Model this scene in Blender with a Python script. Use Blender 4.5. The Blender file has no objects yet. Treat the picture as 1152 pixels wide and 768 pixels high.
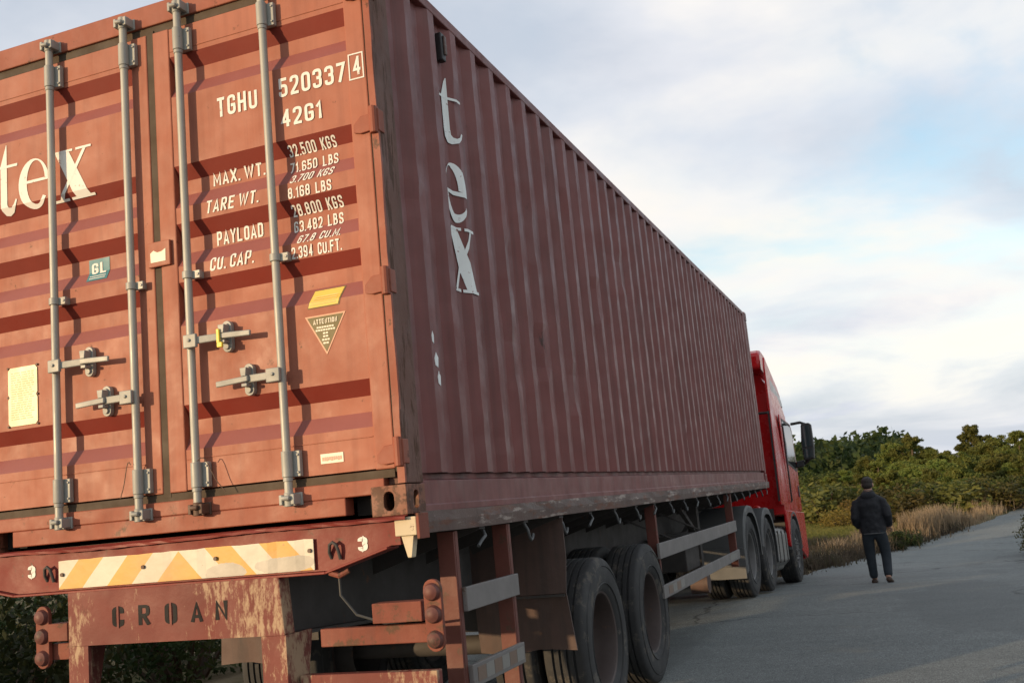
import bpy, bmesh, math, random
import numpy as np
from mathutils import Vector, Matrix
from mathutils.geometry import tessellate_polygon

# ------------------------------------------------------------------ scene, camera, sky, sun, exposure
S = bpy.context.scene
COL = S.collection
rad = math.radians
CAM = Vector((1.9385, -3.8712, 1.4296))
R_ = Vector((0.93062, 0.35413, -0.09242)); U_ = Vector((0.14185, -0.11624, 0.98304)); F_ = Vector((-0.33738, 0.92795, 0.15841))
FPX = 1151.13
cd = bpy.data.cameras.new('camera'); cam = bpy.data.objects.new('camera', cd); COL.objects.link(cam)
cam.matrix_world = Matrix(((R_.x, U_.x, -F_.x, CAM.x), (R_.y, U_.y, -F_.y, CAM.y), (R_.z, U_.z, -F_.z, CAM.z), (0, 0, 0, 1)))
cd.sensor_width = 36; cd.lens = 36 * FPX / 1152; cd.clip_start = .05; cd.clip_end = 3000
cd.dof.use_dof = True; cd.dof.focus_distance = 5.2; cd.dof.aperture_fstop = 9
S.camera = cam

SUN_EL, SUN_AZ = 7.2, 38.0          # the sun stands low behind the camera, to the left
sun_to = Vector((-math.sin(rad(SUN_AZ)) * math.cos(rad(SUN_EL)), -math.cos(rad(SUN_AZ)) * math.cos(rad(SUN_EL)), math.sin(rad(SUN_EL))))
sl = bpy.data.lights.new('sun', 'SUN'); sl.energy = 2.35; sl.angle = rad(.6); sl.color = (1, .70, .40)
so = bpy.data.objects.new('sun', sl); COL.objects.link(so)
so.rotation_euler = (-sun_to).to_track_quat('-Z', 'Y').to_euler(); so.location = (-20, -25, 20)

W = bpy.data.worlds.new('World'); S.world = W; W.use_nodes = True
def build_world():
    nt = W.node_tree; N = nt.nodes; L = nt.links; N.clear()
    out = N.new('ShaderNodeOutputWorld')
    sky = N.new('ShaderNodeTexSky'); sky.sky_type = 'NISHITA'; sky.sun_disc = False
    sky.sun_elevation = rad(SUN_EL); sky.sun_rotation = rad(180 + SUN_AZ); sky.air_density = 1.0; sky.dust_density = 1.0; sky.ozone_density = 1.2
    bg = N.new('ShaderNodeBackground'); bg.inputs[1].default_value = .15; L.new(sky.outputs[0], bg.inputs[0])
    tc = N.new('ShaderNodeTexCoord')
    sep = N.new('ShaderNodeSeparateXYZ'); L.new(tc.outputs['Generated'], sep.inputs[0])
    def math_(op, a, b=None, clamp=False):
        m = N.new('ShaderNodeMath'); m.operation = op; m.use_clamp = clamp
        for i, v in enumerate((a, b)):
            if v is None: continue
            if isinstance(v, (int, float)): m.inputs[i].default_value = v
            else: L.new(v, m.inputs[i])
        return m.outputs[0]
    den = math_('ADD', math_('MAXIMUM', sep.outputs[2], 0.0), .16)
    px = math_('DIVIDE', sep.outputs[0], den); py = math_('DIVIDE', sep.outputs[1], den)
    cmb = N.new('ShaderNodeCombineXYZ'); L.new(px, cmb.inputs[0]); L.new(py, cmb.inputs[1])
    def noise(scale, detail, rough, loc, sc=(1, 1, 1), dist=0.0):
        mp = N.new('ShaderNodeMapping'); mp.inputs['Location'].default_value = loc; mp.inputs['Scale'].default_value = sc
        L.new(cmb.outputs[0], mp.inputs[0])
        n = N.new('ShaderNodeTexNoise'); n.inputs['Scale'].default_value = scale; n.inputs['Detail'].default_value = detail
        n.inputs['Roughness'].default_value = rough; n.inputs['Distortion'].default_value = dist
        L.new(mp.outputs[0], n.inputs['Vector']); return n.outputs[0]
    def ramp(v, stops):
        r = N.new('ShaderNodeValToRGB'); e = r.color_ramp.elements
        while len(e) < len(stops): e.new(.5)
        for el, (p, c) in zip(e, stops): el.position = p; el.color = (c, c, c, 1) if isinstance(c, (int, float)) else (*c, 1)
        L.new(v, r.inputs[0]); return r.outputs[0]
    big = noise(1.0, 7, .56, CLOUD_LOC, (1, .8, 1), .25)
    cover = ramp(big, [(.36, .11), (.475, .80), (.58, 1.0)])
    low = ramp(sep.outputs[2], [(.0, 1.0), (.12, .85), (.28, 0.0)])        # the cloud sheet closes towards the horizon
    cov = math_('MAXIMUM', cover, low)
    thick = noise(1.0, 6, .53, (CLOUD_LOC[0] + .12, CLOUD_LOC[1] + .10, 3.1), (1, .9, 1), .3)
    ccol = ramp(thick, [(.36, (1, .94, .86)), (.44, (.93, .905, .885)), (.52, (.76, .78, .835)), (.62, (.61, .655, .74))])
    cbg = N.new('ShaderNodeBackground'); L.new(ccol, cbg.inputs[0]); cbg.inputs[1].default_value = CLOUD_STRENGTH
    mix = N.new('ShaderNodeMixShader'); L.new(cov, mix.inputs[0]); L.new(bg.outputs[0], mix.inputs[1]); L.new(cbg.outputs[0], mix.inputs[2])
    L.new(mix.outputs[0], out.inputs[0])
CLOUD_LOC = (.3, .2, 0.0)
CLOUD_STRENGTH = .525
build_world()
S.view_settings.view_transform = 'Standard'; S.view_settings.look = 'None'; S.view_settings.gamma = 1
S.view_settings.use_curve_mapping = False; S.view_settings.exposure = 1.0

# ------------------------------------------------------------------ helpers
def tag(o, label=None, cat=None, group=None, kind=None):
    if label: o['label'] = label
    if cat: o['category'] = cat
    if group: o['group'] = group
    if kind: o['kind'] = kind
    return o
def empty(name, loc, label, cat, rot=(0, 0, 0), group=None):
    o = bpy.data.objects.new(name, None); COL.objects.link(o); o.location = loc; o.rotation_euler = rot
    o.empty_display_size = .3
    return tag(o, label, cat, group)
def dup(o, parent=None):
    c = o.copy(); COL.objects.link(c)
    if parent is not None: c.parent = parent
    for ch in list(o.children): dup(ch, c)
    return c
class MB:
    """collects shapes and links them as one mesh object"""
    def __init__(s): s.v = []; s.f = []; s.mi = []; s.m = 0
    def add(s, vs, fs):
        b = len(s.v); s.v += [tuple(v) for v in vs]; s.f += [tuple(i + b for i in f) for f in fs]; s.mi += [s.m] * len(fs); return s
    def box(s, x0, x1, y0, y1, z0, z1):
        vs = [(x, y, z) for x in (x0, x1) for y in (y0, y1) for z in (z0, z1)]
        return s.add(vs, [(0, 1, 3, 2), (4, 6, 7, 5), (0, 4, 5, 1), (2, 3, 7, 6), (0, 2, 6, 4), (1, 5, 7, 3)])
    def obox(s, c, size, m):
        hx, hy, hz = [a / 2 for a in size]; c = Vector(c)
        vs = [c + m @ Vector((x, y, z)) for x in (-hx, hx) for y in (-hy, hy) for z in (-hz, hz)]
        return s.add(vs, [(0, 1, 3, 2), (4, 6, 7, 5), (0, 4, 5, 1), (2, 3, 7, 6), (0, 2, 6, 4), (1, 5, 7, 3)])
    def bar(s, p, q, w, h, up=(0, 0, 1)):
        p = Vector(p); q = Vector(q); d = (q - p); ln = d.length; d.normalize(); up = Vector(up)
        sx = d.cross(up).normalized(); uz = sx.cross(d)
        m = Matrix((sx, d, uz)).transposed()
        return s.obox((p + q) / 2, (w, ln, h), m)
    def prism(s, pts, axis, a0, a1, holes=()):
        """2d polygon (with holes) in the plane across axis, pushed from a0 to a1"""
        loops = [list(pts)] + [list(h) for h in holes]
        def up(p, a):
            return {'x': (a, p[0], p[1]), 'y': (p[0], a, p[1]), 'z': (p[0], p[1], a)}[axis]
        tri = tessellate_polygon([[Vector((p[0], p[1], 0)) for p in l] for l in loops])
        flat = [p for l in loops for p in l]; n = len(flat)
        vs = [up(p, a0) for p in flat] + [up(p, a1) for p in flat]
        fs = [tuple(t) for t in tri] + [tuple(i + n for i in reversed(t)) for t in tri]
        k = 0
        for l in loops:
            m = len(l)
            for i in range(m):
                j = (i + 1) % m; fs.append((k + i, k + j, k + j + n, k + i + n))
            k += m
        return s.add(vs, fs)
    def tube(s, pts, r, seg=10, caps=True):
        pts = [Vector(p) for p in pts]; n = len(pts); rs = r if isinstance(r, (list, tuple)) else [r] * n
        vs = []; fs = []; prev = None
        for i, p in enumerate(pts):
            d = (pts[min(i + 1, n - 1)] - pts[max(i - 1, 0)]).normalized()
            if prev is None: a = d.orthogonal().normalized()
            else:
                a = prev - d * prev.dot(d); a.normalize()
            prev = a; b = d.cross(a)
            for k in range(seg):
                t = 2 * math.pi * k / seg; vs.append(p + (a * math.cos(t) + b * math.sin(t)) * rs[i])
        for i in range(n - 1):
            for k in range(seg):
                k2 = (k + 1) % seg; fs.append((i * seg + k, i * seg + k2, (i + 1) * seg + k2, (i + 1) * seg + k))
        if caps: fs += [tuple(reversed(range(seg))), tuple(range((n - 1) * seg, n * seg))]
        return s.add(vs, fs)
    def lathe(s, prof, c, axis='x', seg=48, sign=1):
        """profile of (radius, offset along axis)"""
        c = Vector(c); vs = []; fs = []; n = len(prof)
        for k in range(seg):
            t = 2 * math.pi * k / seg; ct, st = math.cos(t), math.sin(t)
            for r, h in prof:
                h *= sign
                vs.append(c + (Vector((h, r * ct, r * st)) if axis == 'x' else Vector((r * ct, h, r * st)) if axis == 'y' else Vector((r * ct, r * st, h))))
        for k in range(seg):
            k2 = (k + 1) % seg
            for i in range(n - 1): fs.append((k * n + i, k2 * n + i, k2 * n + i + 1, k * n + i + 1))
        return s.add(vs, fs)
    def ball(s, c, rx, ry, rz, u=12, v=8):
        vs = [(c[0], c[1], c[2] - rz)]; fs = []
        for j in range(1, v):
            a = math.pi * j / v - math.pi / 2
            for i in range(u):
                b = 2 * math.pi * i / u; vs.append((c[0] + rx * math.cos(a) * math.cos(b), c[1] + ry * math.cos(a) * math.sin(b), c[2] + rz * math.sin(a)))
        vs.append((c[0], c[1], c[2] + rz)); top = len(vs) - 1
        for i in range(u):
            i2 = (i + 1) % u
            fs.append((0, 1 + i2, 1 + i)); fs.append((top, 1 + (v - 2) * u + i, 1 + (v - 2) * u + i2))
            for j in range(v - 2): fs.append((1 + j * u + i, 1 + j * u + i2, 1 + (j + 1) * u + i2, 1 + (j + 1) * u + i))
        return s.add(vs, fs)
    def build(s, name, mats, parent=None, origin=(0, 0, 0), smooth=None, bevel=0, label=None):
        if not isinstance(mats, (list, tuple)): mats = [mats]
        ox, oy, oz = origin
        me = bpy.data.meshes.new(name)
        me.from_pydata([(x - ox, y - oy, z - oz) for x, y, z in s.v], [], s.f)
        for m in mats: me.materials.append(m)
        me.polygons.foreach_set('material_index', s.mi)
        bm = bmesh.new(); bm.from_mesh(me); bmesh.ops.recalc_face_normals(bm, faces=bm.faces); bm.to_mesh(me); bm.free()
        if smooth is not None:
            me.polygons.foreach_set('use_smooth', [True] * len(me.polygons)); me.set_sharp_from_angle(angle=rad(smooth))
        me.update()
        o = bpy.data.objects.new(name, me); COL.objects.link(o)
        if parent is not None: o.parent = parent
        if bevel:
            b = o.modifiers.new('bevel', 'BEVEL'); b.width = bevel; b.segments = 2; b.limit_method = 'ANGLE'; b.angle_limit = rad(40)
        if label: o['label'] = label
        return o

# ------------------------------------------------------------------ materials
def mat(name): 
    m = bpy.data.materials.new(name); m.use_nodes = True
    nt = m.node_tree; return m, nt, nt.nodes['Principled BSDF']
class NT:
    def __init__(s, nt): s.nt = nt; s.N = nt.nodes; s.L = nt.links; s.tc = s.N.new('ShaderNodeTexCoord')
    def coords(s, sc=(1, 1, 1), loc=(0, 0, 0), kind='Object'):
        mp = s.N.new('ShaderNodeMapping'); mp.inputs['Scale'].default_value = sc; mp.inputs['Location'].default_value = loc
        s.L.new(s.tc.outputs[kind], mp.inputs[0]); return mp.outputs[0]
    def noise(s, scale, detail=5, rough=.55, sc=(1, 1, 1), loc=(0, 0, 0), kind='Object', dist=0):
        n = s.N.new('ShaderNodeTexNoise'); n.inputs['Scale'].default_value = scale; n.inputs['Detail'].default_value = detail
        n.inputs['Roughness'].default_value = rough; n.inputs['Distortion'].default_value = dist
        s.L.new(s.coords(sc, loc, kind), n.inputs['Vector']); return n.outputs[0]
    def ramp(s, v, stops, mode='LINEAR'):
        r = s.N.new('ShaderNodeValToRGB'); e = r.color_ramp.elements; r.color_ramp.interpolation = mode
        while len(e) < len(stops): e.new(.5)
        for el, (p, c) in zip(e, stops): el.position = p; el.color = (c, c, c, 1) if isinstance(c, (int, float)) else (*c, 1)
        s.L.new(v, r.inputs[0]); return r.outputs[0]
    def mix(s, fac, a, b, blend='MIX'):
        m = s.N.new('ShaderNodeMix'); m.data_type = 'RGBA'; m.blend_type = blend
        for sock, v in ((m.inputs[0], fac), (m.inputs[6], a), (m.inputs[7], b)):
            if isinstance(v, (int, float)): sock.default_value = v
            elif isinstance(v, tuple): sock.default_value = (*v, 1)
            else: s.L.new(v, sock)
        return m.outputs[2]
    def math(s, op, a, b=None, clamp=False):
        m = s.N.new('ShaderNodeMath'); m.operation = op; m.use_clamp = clamp
        for i, v in enumerate((a, b)):
            if v is None: continue
            if isinstance(v, (int, float)): m.inputs[i].default_value = v
            else: s.L.new(v, m.inputs[i])
        return m.outputs[0]
    def bump(s, h, strength, dist=.01):
        b = s.N.new('ShaderNodeBump'); b.inputs['Strength'].default_value = strength; b.inputs['Distance'].default_value = dist
        s.L.new(h, b.inputs['Height']); return b.outputs[0]
def paint(name, base, rough=.5, var=.14, wear=None, wear_amt=.0, wear_scale=9, streak=0, streak_col=(.05, .035, .03), bump=.25, spec=.5, metal=0, blotch=None, wear_stretch=(1, 1, 1), chalk=0, cluster=0):
    m, nt, b = mat(name); t = NT(nt)
    lo = tuple(c * (1 - var) for c in base); hi = tuple(min(1, c * (1 + var)) for c in base)
    col = t.ramp(t.noise(2.3, 6, .6), [(.3, lo), (.7, hi)])
    if chalk:
        col = t.mix(t.math('MULTIPLY', t.ramp(t.noise(1.1, 8, .65, sc=(1, 1, .45), loc=(7, 1, 2)), [(.42, 0.0), (.72, 1.0)]), chalk), col, tuple(min(1, c * 1.22 + .022) for c in base))
    if streak:
        f = t.math('MULTIPLY', t.ramp(t.noise(1, 7, .6, sc=(16, 16, .7), loc=(3, 1, 4)), [(.48, 0.0), (.72, 1.0)]), streak)
        col = t.mix(f, col, streak_col)
    if blotch:
        f = t.ramp(t.noise(5, 9, .68, loc=(1, 8, 3), sc=wear_stretch), [(blotch[1], 0.0), (blotch[1] + .06, 1.0)]); col = t.mix(f, col, blotch[0])
    if wear:
        wn = t.noise(wear_scale, 10, .72, loc=(5, 2, 9), sc=wear_stretch)
        if cluster: wn = t.math('ADD', t.math('MULTIPLY', wn, 1 - cluster), t.math('MULTIPLY', t.noise(2.6, 6, .6, loc=(1.5, 6, 2.2), sc=(1.7, 1, .5)), cluster))
        f = t.ramp(wn, [(1 - wear_amt - .03, 0.0), (1 - wear_amt + .03, 1.0)])
        col = t.mix(f, col, wear)
    nt.links.new(col, b.inputs['Base Color'])
    rr = t.ramp(t.noise(6, 6, .6, loc=(2, 2, 2)), [(.3, max(0, rough - .1)), (.7, min(1, rough + .14))])
    nt.links.new(rr, b.inputs['Roughness']); b.inputs['Metallic'].default_value = metal
    b.inputs['Specular IOR Level'].default_value = spec
    if bump: nt.links.new(t.bump(t.noise(38, 6, .6), bump, .004), b.inputs['Normal'])
    return m
def flat(name, col, rough=.6, var=.06, metal=0, spec=.5): return paint(name, col, rough, var, bump=.08, metal=metal, spec=spec)
RUST = (.085, .032, .014)
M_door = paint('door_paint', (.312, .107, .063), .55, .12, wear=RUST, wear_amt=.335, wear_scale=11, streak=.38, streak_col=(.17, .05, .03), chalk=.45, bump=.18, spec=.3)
M_fold = paint('deep_red_fold_paint', (.175, .023, .013), .55, .12, wear=(.30, .12, .07), wear_amt=.27, wear_scale=24, bump=.15, spec=.3)
M_fold2 = paint('sky_tinted_fold_paint', (.235, .070, .056), .5, .10, chalk=.3, bump=.15)  # cool sky light on the upward folds, put into the paint colour
M_frame = paint('frame_paint', (.25, .072, .041), .55, .16, spec=.3, wear=RUST, wear_amt=.38, wear_scale=9, streak=.25, streak_col=(.12, .045, .03), bump=.25, chalk=.4)
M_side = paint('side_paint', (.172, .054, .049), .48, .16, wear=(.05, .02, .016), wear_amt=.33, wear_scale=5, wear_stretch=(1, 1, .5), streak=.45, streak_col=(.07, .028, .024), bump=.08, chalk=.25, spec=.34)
M_post = paint('post_paint', (.150, .078, .060), .65, .25, spec=.25, wear=(.075, .032, .016), wear_amt=.44, wear_scale=7, wear_stretch=(2.2, 2.2, .35), streak=.5, streak_col=(.10, .06, .045), bump=.4, chalk=.5)
M_casting = paint('casting_paint', (.21, .085, .05), .65, .2, wear=RUST, wear_amt=.5, wear_scale=14, bump=.5)
M_gasket = flat('gasket_rubber', (.055, .036, .02), .75, .25)
M_dark = flat('dark_void', (.012, .011, .010), .9, .2)
M_rod = paint('galvanised_rod', (.34, .34, .30), .5, .12, wear=(.20, .13, .07), wear_amt=.28, wear_scale=16, bump=.1, metal=.15)
M_brack = paint('galvanised_bracket', (.29, .295, .27), .55, .14, wear=(.16, .09, .05), wear_amt=.34, wear_scale=18, bump=.15, metal=.15)
M_white = paint('white_marking', (.68, .68, .63), .6, .05, wear=(.40, .17, .10), wear_amt=.36, wear_scale=30, bump=.05)
M_white_side = paint('white_side_marking', (.76, .80, .79), .55, .05, wear=(.26, .10, .09), wear_amt=.37, wear_scale=22, bump=.05)
M_teal = flat('teal_sticker', (.05, .19, .22), .5)
M_yellow = flat('yellow_sticker', (.72, .48, .09), .5)
M_cream = flat('cream_plate', (.72, .65, .40), .45)
M_inkline = flat('faded_print', (.60, .50, .26), .6)
M_olive = flat('olive_sticker', (.15, .125, .05), .6)
M_pink = flat('pale_edge', (.62, .36, .24), .6)
M_stick = flat('white_sticker', (.76, .70, .56), .55)
M_redink = flat('red_print', (.55, .36, .27), .6)
M_trail = paint('trailer_red_paint', (.17, .024, .018), .5, .16, spec=.25, wear=(.085, .035, .02), wear_amt=.36, wear_scale=10, streak=.2, streak_col=(.10, .03, .02), bump=.2)
M_bump = paint('bumper_scuffed_paint', (.150, .042, .033), .6, .2, wear=(.36, .25, .16), wear_amt=.442, wear_scale=26, wear_stretch=(1.3, 1, .5), cluster=.55, bump=.5, blotch=((.08, .03, .02), .60), spec=.25, chalk=.3)
M_lampb = paint('bracket_red_paint', (.19, .058, .038), .65, .2, wear=(.10, .05, .03), wear_amt=.43, wear_scale=11, bump=.5, spec=.25, streak=.3)
M_beam = paint('scraped_side_beam', (.095, .060, .050), .6, .25, wear=(.30, .25, .22), wear_amt=.425, wear_scale=3.2, wear_stretch=(3, .8, 5), blotch=((.12, .045, .025), .53), bump=.6)
M_chas = paint('chassis_grime', (.050, .045, .042), .75, .25, wear=(.10, .05, .03), wear_amt=.36, wear_scale=8, bump=.4)
M_flap = paint('mudguard_steel', (.085, .052, .043), .65, .2, streak=.6, streak_col=(.035, .028, .026), wear=(.13, .06, .03), wear_amt=.33, bump=.35)
M_boss = paint('lamp_boss_paint', (.115, .036, .027), .6, .25, wear=(.06, .03, .02), wear_amt=.45, wear_scale=14, bump=.4)
M_guardp = paint('guard_post_paint', (.12, .034, .024), .6, .2, wear=(.08, .04, .025), wear_amt=.40, bump=.35)
M_guardr = paint('guard_rail_alloy', (.17, .16, .155), .6, .14, wear=(.10, .07, .05), wear_amt=.36, wear_stretch=(1, .4, 1), bump=.25, metal=.1)
M_tyre = paint('tyre_rubber', (.028, .029, .030), .8, .25, wear=(.075, .068, .058), wear_amt=.42, wear_scale=7, bump=.35)
M_rim = paint('rim_brown_paint', (.060, .044, .040), .65, .2, wear=(.10, .055, .035), wear_amt=.35, bump=.2)
M_rimg = paint('rim_grey_paint', (.12, .12, .12), .55, .2, wear=(.07, .05, .04), wear_amt=.35, bump=.2)
M_board = None
M_red = paint('cab_red_paint', (.46, .008, .010), .25, .05, bump=0, spec=.5)
M_redd = paint('cab_dirty_red_paint', (.42, .012, .012), .45, .12, wear=(.14, .03, .025), wear_amt=.34, bump=.05)
M_plast = paint('grey_plastic', (.078, .082, .084), .6, .15, wear=(.12, .10, .08), wear_amt=.34, bump=.1)
M_black = flat('black_plastic', (.018, .018, .019), .5)
M_alu = paint('dusty_tank', (.20, .20, .19), .5, .15, wear=(.12, .10, .08), wear_amt=.4, bump=.15, metal=.3)
M_redl = flat('red_lens', (.5, .02, .015), .25)
def glass_mat(name, col, rough=.06):
    m, nt, b = mat(name); b.inputs['Base Color'].default_value = (*col, 1); b.inputs['Roughness'].default_value = rough
    b.inputs['Specular IOR Level'].default_value = .8; return m
M_glass = glass_mat('dark_glass', (.015, .018, .02)); M_mirror = glass_mat('mirror_glass', (.03, .05, .055), .03)
M_mirror.node_tree.nodes['Principled BSDF'].inputs['Metallic'].default_value = .0

def board_mat():
    m, nt, b = mat('hazard_stripes'); t = NT(nt)
    sep = t.N.new('ShaderNodeSeparateXYZ'); t.L.new(t.coords(), sep.inputs[0])
    s_ = t.math('ABSOLUTE', t.math('ADD', sep.outputs[0], -.084))
    s_ = t.math('ADD', s_, t.math('MULTIPLY', t.math('ADD', sep.outputs[2], -1.372), .95))
    fr = t.math('FRACT', t.math('ADD', t.math('DIVIDE', s_, .285), 10.5))
    k = t.math('LESS_THAN', fr, .5)
    col = t.mix(k, (.54, .51, .41), (.54, .285, .035))
    dirt = t.ramp(t.noise(3.1, 8, .65, sc=(1, 1, 2), loc=(5, 5, 1)), [(.45, 0.0), (.75, .45)]); col = t.mix(dirt, col, (.34, .25, .15))
    nz = t.math('MULTIPLY', t.math('ADD', t.noise(11, 6, .6), -.5), 1.9); bare = None       # foil peeled off in two places
    for cx, cz, a, b_ in ((.335, 1.262, .105, .042), (.640, 1.276, .150, .034)):
        dx = t.math('DIVIDE', t.math('ADD', sep.outputs[0], -cx), a); dz = t.math('DIVIDE', t.math('ADD', sep.outputs[2], -cz), b_)
        d = t.math('ADD', t.math('ADD', t.math('MULTIPLY', dx, dx), t.math('MULTIPLY', dz, dz)), nz)
        k2 = t.math('LESS_THAN', d, 1.0); bare = k2 if bare is None else t.math('MAXIMUM', bare, k2)
    col = t.mix(bare, col, t.ramp(t.noise(9, 5), [(.3, (.30, .28, .23)), (.7, (.46, .43, .36))]))
    chip = t.ramp(t.noise(26, 8, .7), [(.67, 0.0), (.70, 1.0)]); col = t.mix(chip, col, (.25, .12, .06))
    nt.links.new(col, b.inputs['Base Color']); b.inputs['Roughness'].default_value = .5
    nt.links.new(t.bump(t.noise(14, 4), .2, .01), b.inputs['Normal']); return m
M_board = board_mat()
def asphalt_mat():
    m, nt, b = mat('worn_asphalt'); t = NT(nt)
    col = t.ramp(t.noise(.35, 7, .6), [(.3, (.126, .143, .143)), (.7, (.175, .190, .184))])
    col = t.mix(t.ramp(t.noise(1.6, 8, .7, sc=(.5, 1.6, 1), loc=(4, 4, 0)), [(.45, 0.0), (.75, .5)]), col, (.076, .086, .087))
    agg = t.ramp(t.noise(95, 3, .7), [(.34, .45), (.5, 1.0), (.64, 1.7)])
    col = t.mix(1.0, col, agg, 'MULTIPLY')
    col = t.mix(1.0, col, t.ramp(t.noise(34, 4, .75, loc=(3, 3, 3)), [(.3, .70), (.5, 1.0), (.7, 1.32)]), 'MULTIPLY')
    dust = t.ramp(t.noise(.9, 9, .7, loc=(9, 3, 0)), [(.58, 0.0), (.74, .45)]); col = t.mix(dust, col, (.24, .215, .165))
    patch = t.ramp(t.noise(.23, 4, .5, sc=(1.6, .6, 1), loc=(2, 9, 0)), [(.56, 0.0), (.575, .40)]); col = t.mix(patch, col, (.105, .115, .116))
    vo = t.N.new('ShaderNodeTexVoronoi'); vo.feature = 'DISTANCE_TO_EDGE'; vo.inputs['Scale'].default_value = .22
    wob = t.N.new('ShaderNodeVectorMath'); wob.operation = 'ADD'; nz = t.N.new('ShaderNodeTexNoise'); nz.inputs['Scale'].default_value = 1.4; nz.inputs['Detail'].default_value = 6
    t.L.new(t.coords(), nz.inputs['Vector']); t.L.new(t.coords((1, 1, 0)), wob.inputs[0]); t.L.new(nz.outputs[1], wob.inputs[1]); t.L.new(wob.outputs[0], vo.inputs['Vector'])
    crack = t.ramp(vo.outputs['Distance'], [(.0015, 1.0), (.006, 0.0)])
    crack = t.math('MULTIPLY', crack, t.ramp(t.noise(.5, 3, loc=(1, 7, 0)), [(.42, 0.0), (.50, .9)]))
    col = t.mix(crack, col, (.03, .03, .03))
    nt.links.new(col, b.inputs['Base Color']); b.inputs['Roughness'].default_value = .85; b.inputs['Specular IOR Level'].default_value = .35
    nt.links.new(t.bump(t.noise(120, 3, .6), .55, .008), b.inputs['Normal']); return m
M_road = asphalt_mat()
def ground_mat():
    m, nt, b = mat('dry_earth_and_herbs'); t = NT(nt)
    col = t.ramp(t.noise(1.1, 8, .65), [(.32, (.055, .06, .028)), (.5, (.13, .105, .06)), (.68, (.19, .155, .10))])
    gr = t.ramp(t.noise(.13, 5, .6, loc=(3, 2, 0)), [(.45, 0.0), (.6, .8)]); col = t.mix(gr, col, (.075, .080, .03))
    nt.links.new(col, b.inputs['Base Color']); b.inputs['Roughness'].default_value = .95; b.inputs['Specular IOR Level'].default_value = .1
    nt.links.new(t.bump(t.noise(9, 8, .7), .8, .06), b.inputs['Normal']); return m
M_ground = ground_mat()
def leaf_mat(name, a, b_, c, scale=.9, transl=.35):
    m, nt, p = mat(name); t = NT(nt)
    col = t.ramp(t.noise(scale, 4, .6, kind='Object'), [(.32, a), (.5, b_), (.68, c)])
    oi = t.N.new('ShaderNodeObjectInfo'); hsv = t.N.new('ShaderNodeHueSaturation')
    t.L.new(t.math('ADD', t.math('MULTIPLY', oi.outputs['Random'], .05), .475), hsv.inputs['Hue'])
    t.L.new(t.math('ADD', t.math('MULTIPLY', oi.outputs['Random'], .75), .60), hsv.inputs['Value'])
    t.L.new(col, hsv.inputs['Color'])
    p.inputs['Roughness'].default_value = .7; p.inputs['Specular IOR Level'].default_value = .25
    t.L.new(hsv.outputs[0], p.inputs['Base Color'])
    tr = t.N.new('ShaderNodeBsdfTranslucent'); t.L.new(hsv.outputs[0], tr.inputs[0])
    mx = t.N.new('ShaderNodeMixShader'); mx.inputs[0].default_value = transl
    t.L.new(p.outputs[0], mx.inputs[1]); t.L.new(tr.outputs[0], mx.inputs[2]); t.L.new(mx.outputs[0], t.N['Material Output'].inputs[0]); return m
M_pine = leaf_mat('pine_needles', (.070, .098, .020), (.120, .143, .031), (.178, .180, .045))
M_olivebush = leaf_mat('olive_leaves', (.068, .075, .020), (.11, .105, .028), (.155, .125, .036))
M_field = leaf_mat('thicket_leaves', (.045, .068, .016), (.075, .098, .022), (.11, .115, .03))
M_darkbush = leaf_mat('dark_leaves', (.018, .030, .010), (.030, .045, .013), (.05, .055, .016))
M_gold = leaf_mat('golden_leaves', (.13, .085, .02), (.17, .115, .028), (.12, .10, .025))
M_deadbush = leaf_mat('rusty_twigs', (.13, .06, .022), (.17, .08, .03), (.11, .06, .025))
M_scrub = leaf_mat('grey_herbs', (.075, .065, .045), (.11, .09, .062), (.07, .075, .035))
M_grass = leaf_mat('dry_grass_blades', (.28, .22, .13), (.40, .32, .20), (.48, .40, .27), .5, .4)
M_green = leaf_mat('field_grass', (.085, .085, .02), (.11, .10, .03), (.14, .115, .04), .5, .4)
M_bark = paint('bark', (.09, .065, .045), .9, .25, bump=.8)
M_barkp = paint('pale_bark', (.24, .19, .14), .9, .2, bump=.8)
M_skin = flat('skin', (.42, .24, .17), .55)
M_jacket = paint('navy_jacket_cloth', (.010, .012, .017), .75, .2, bump=.5)
M_jeans = paint('dark_denim', (.013, .020, .028), .85, .2, bump=.35)
M_shoe = paint('brown_shoe_leather', (.05, .028, .018), .6, .2, bump=.2)
M_hair = flat('dark_hair', (.025, .019, .016), .7, .2)
M_trim = flat('grey_trim', (.10, .105, .11), .7)
M_bolt = paint('rusty_bolt', (.10, .055, .035), .6, .2, bump=.2)
M_seal = flat('yellow_seal', (.70, .55, .06), .45)

# ------------------------------------------------------------------ terrain and road
PY = [-400, 9.5, 13, 16, 20, 24, 28, 31, 36, 45, 60, 100, 200, 600]
PZ = [0, 0, -.225, -.31, -.37, -.38, -.22, -.08, .16, .5, .9, 1.6, 3.0, 6]
def prof(y): return float(np.interp(y, PY, PZ))
def sm(a, b, x):
    t = min(1, max(0, (x - a) / (b - a))); return t * t * (3 - 2 * t)
LEFT = [(-3.7, -40), (-3.7, 12.0), (-2.2, 14.6), (.0, 16.0), (.93, 20), (1.49, 22.3), (2.6, 24.9), (3.9, 28), (5.0, 31), (7.2, 36), (11, 42), (20, 50), (45, 62)]
RIGHT = [(9.5, -40), (7.6, 6), (3.95, 15.6), (4.3, 18), (5.5, 21.2), (6.6, 24), (7.8, 27), (9.0, 30), (10.2, 33), (12.2, 37), (15.5, 41), (23, 46.5), (46, 57)]
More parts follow.
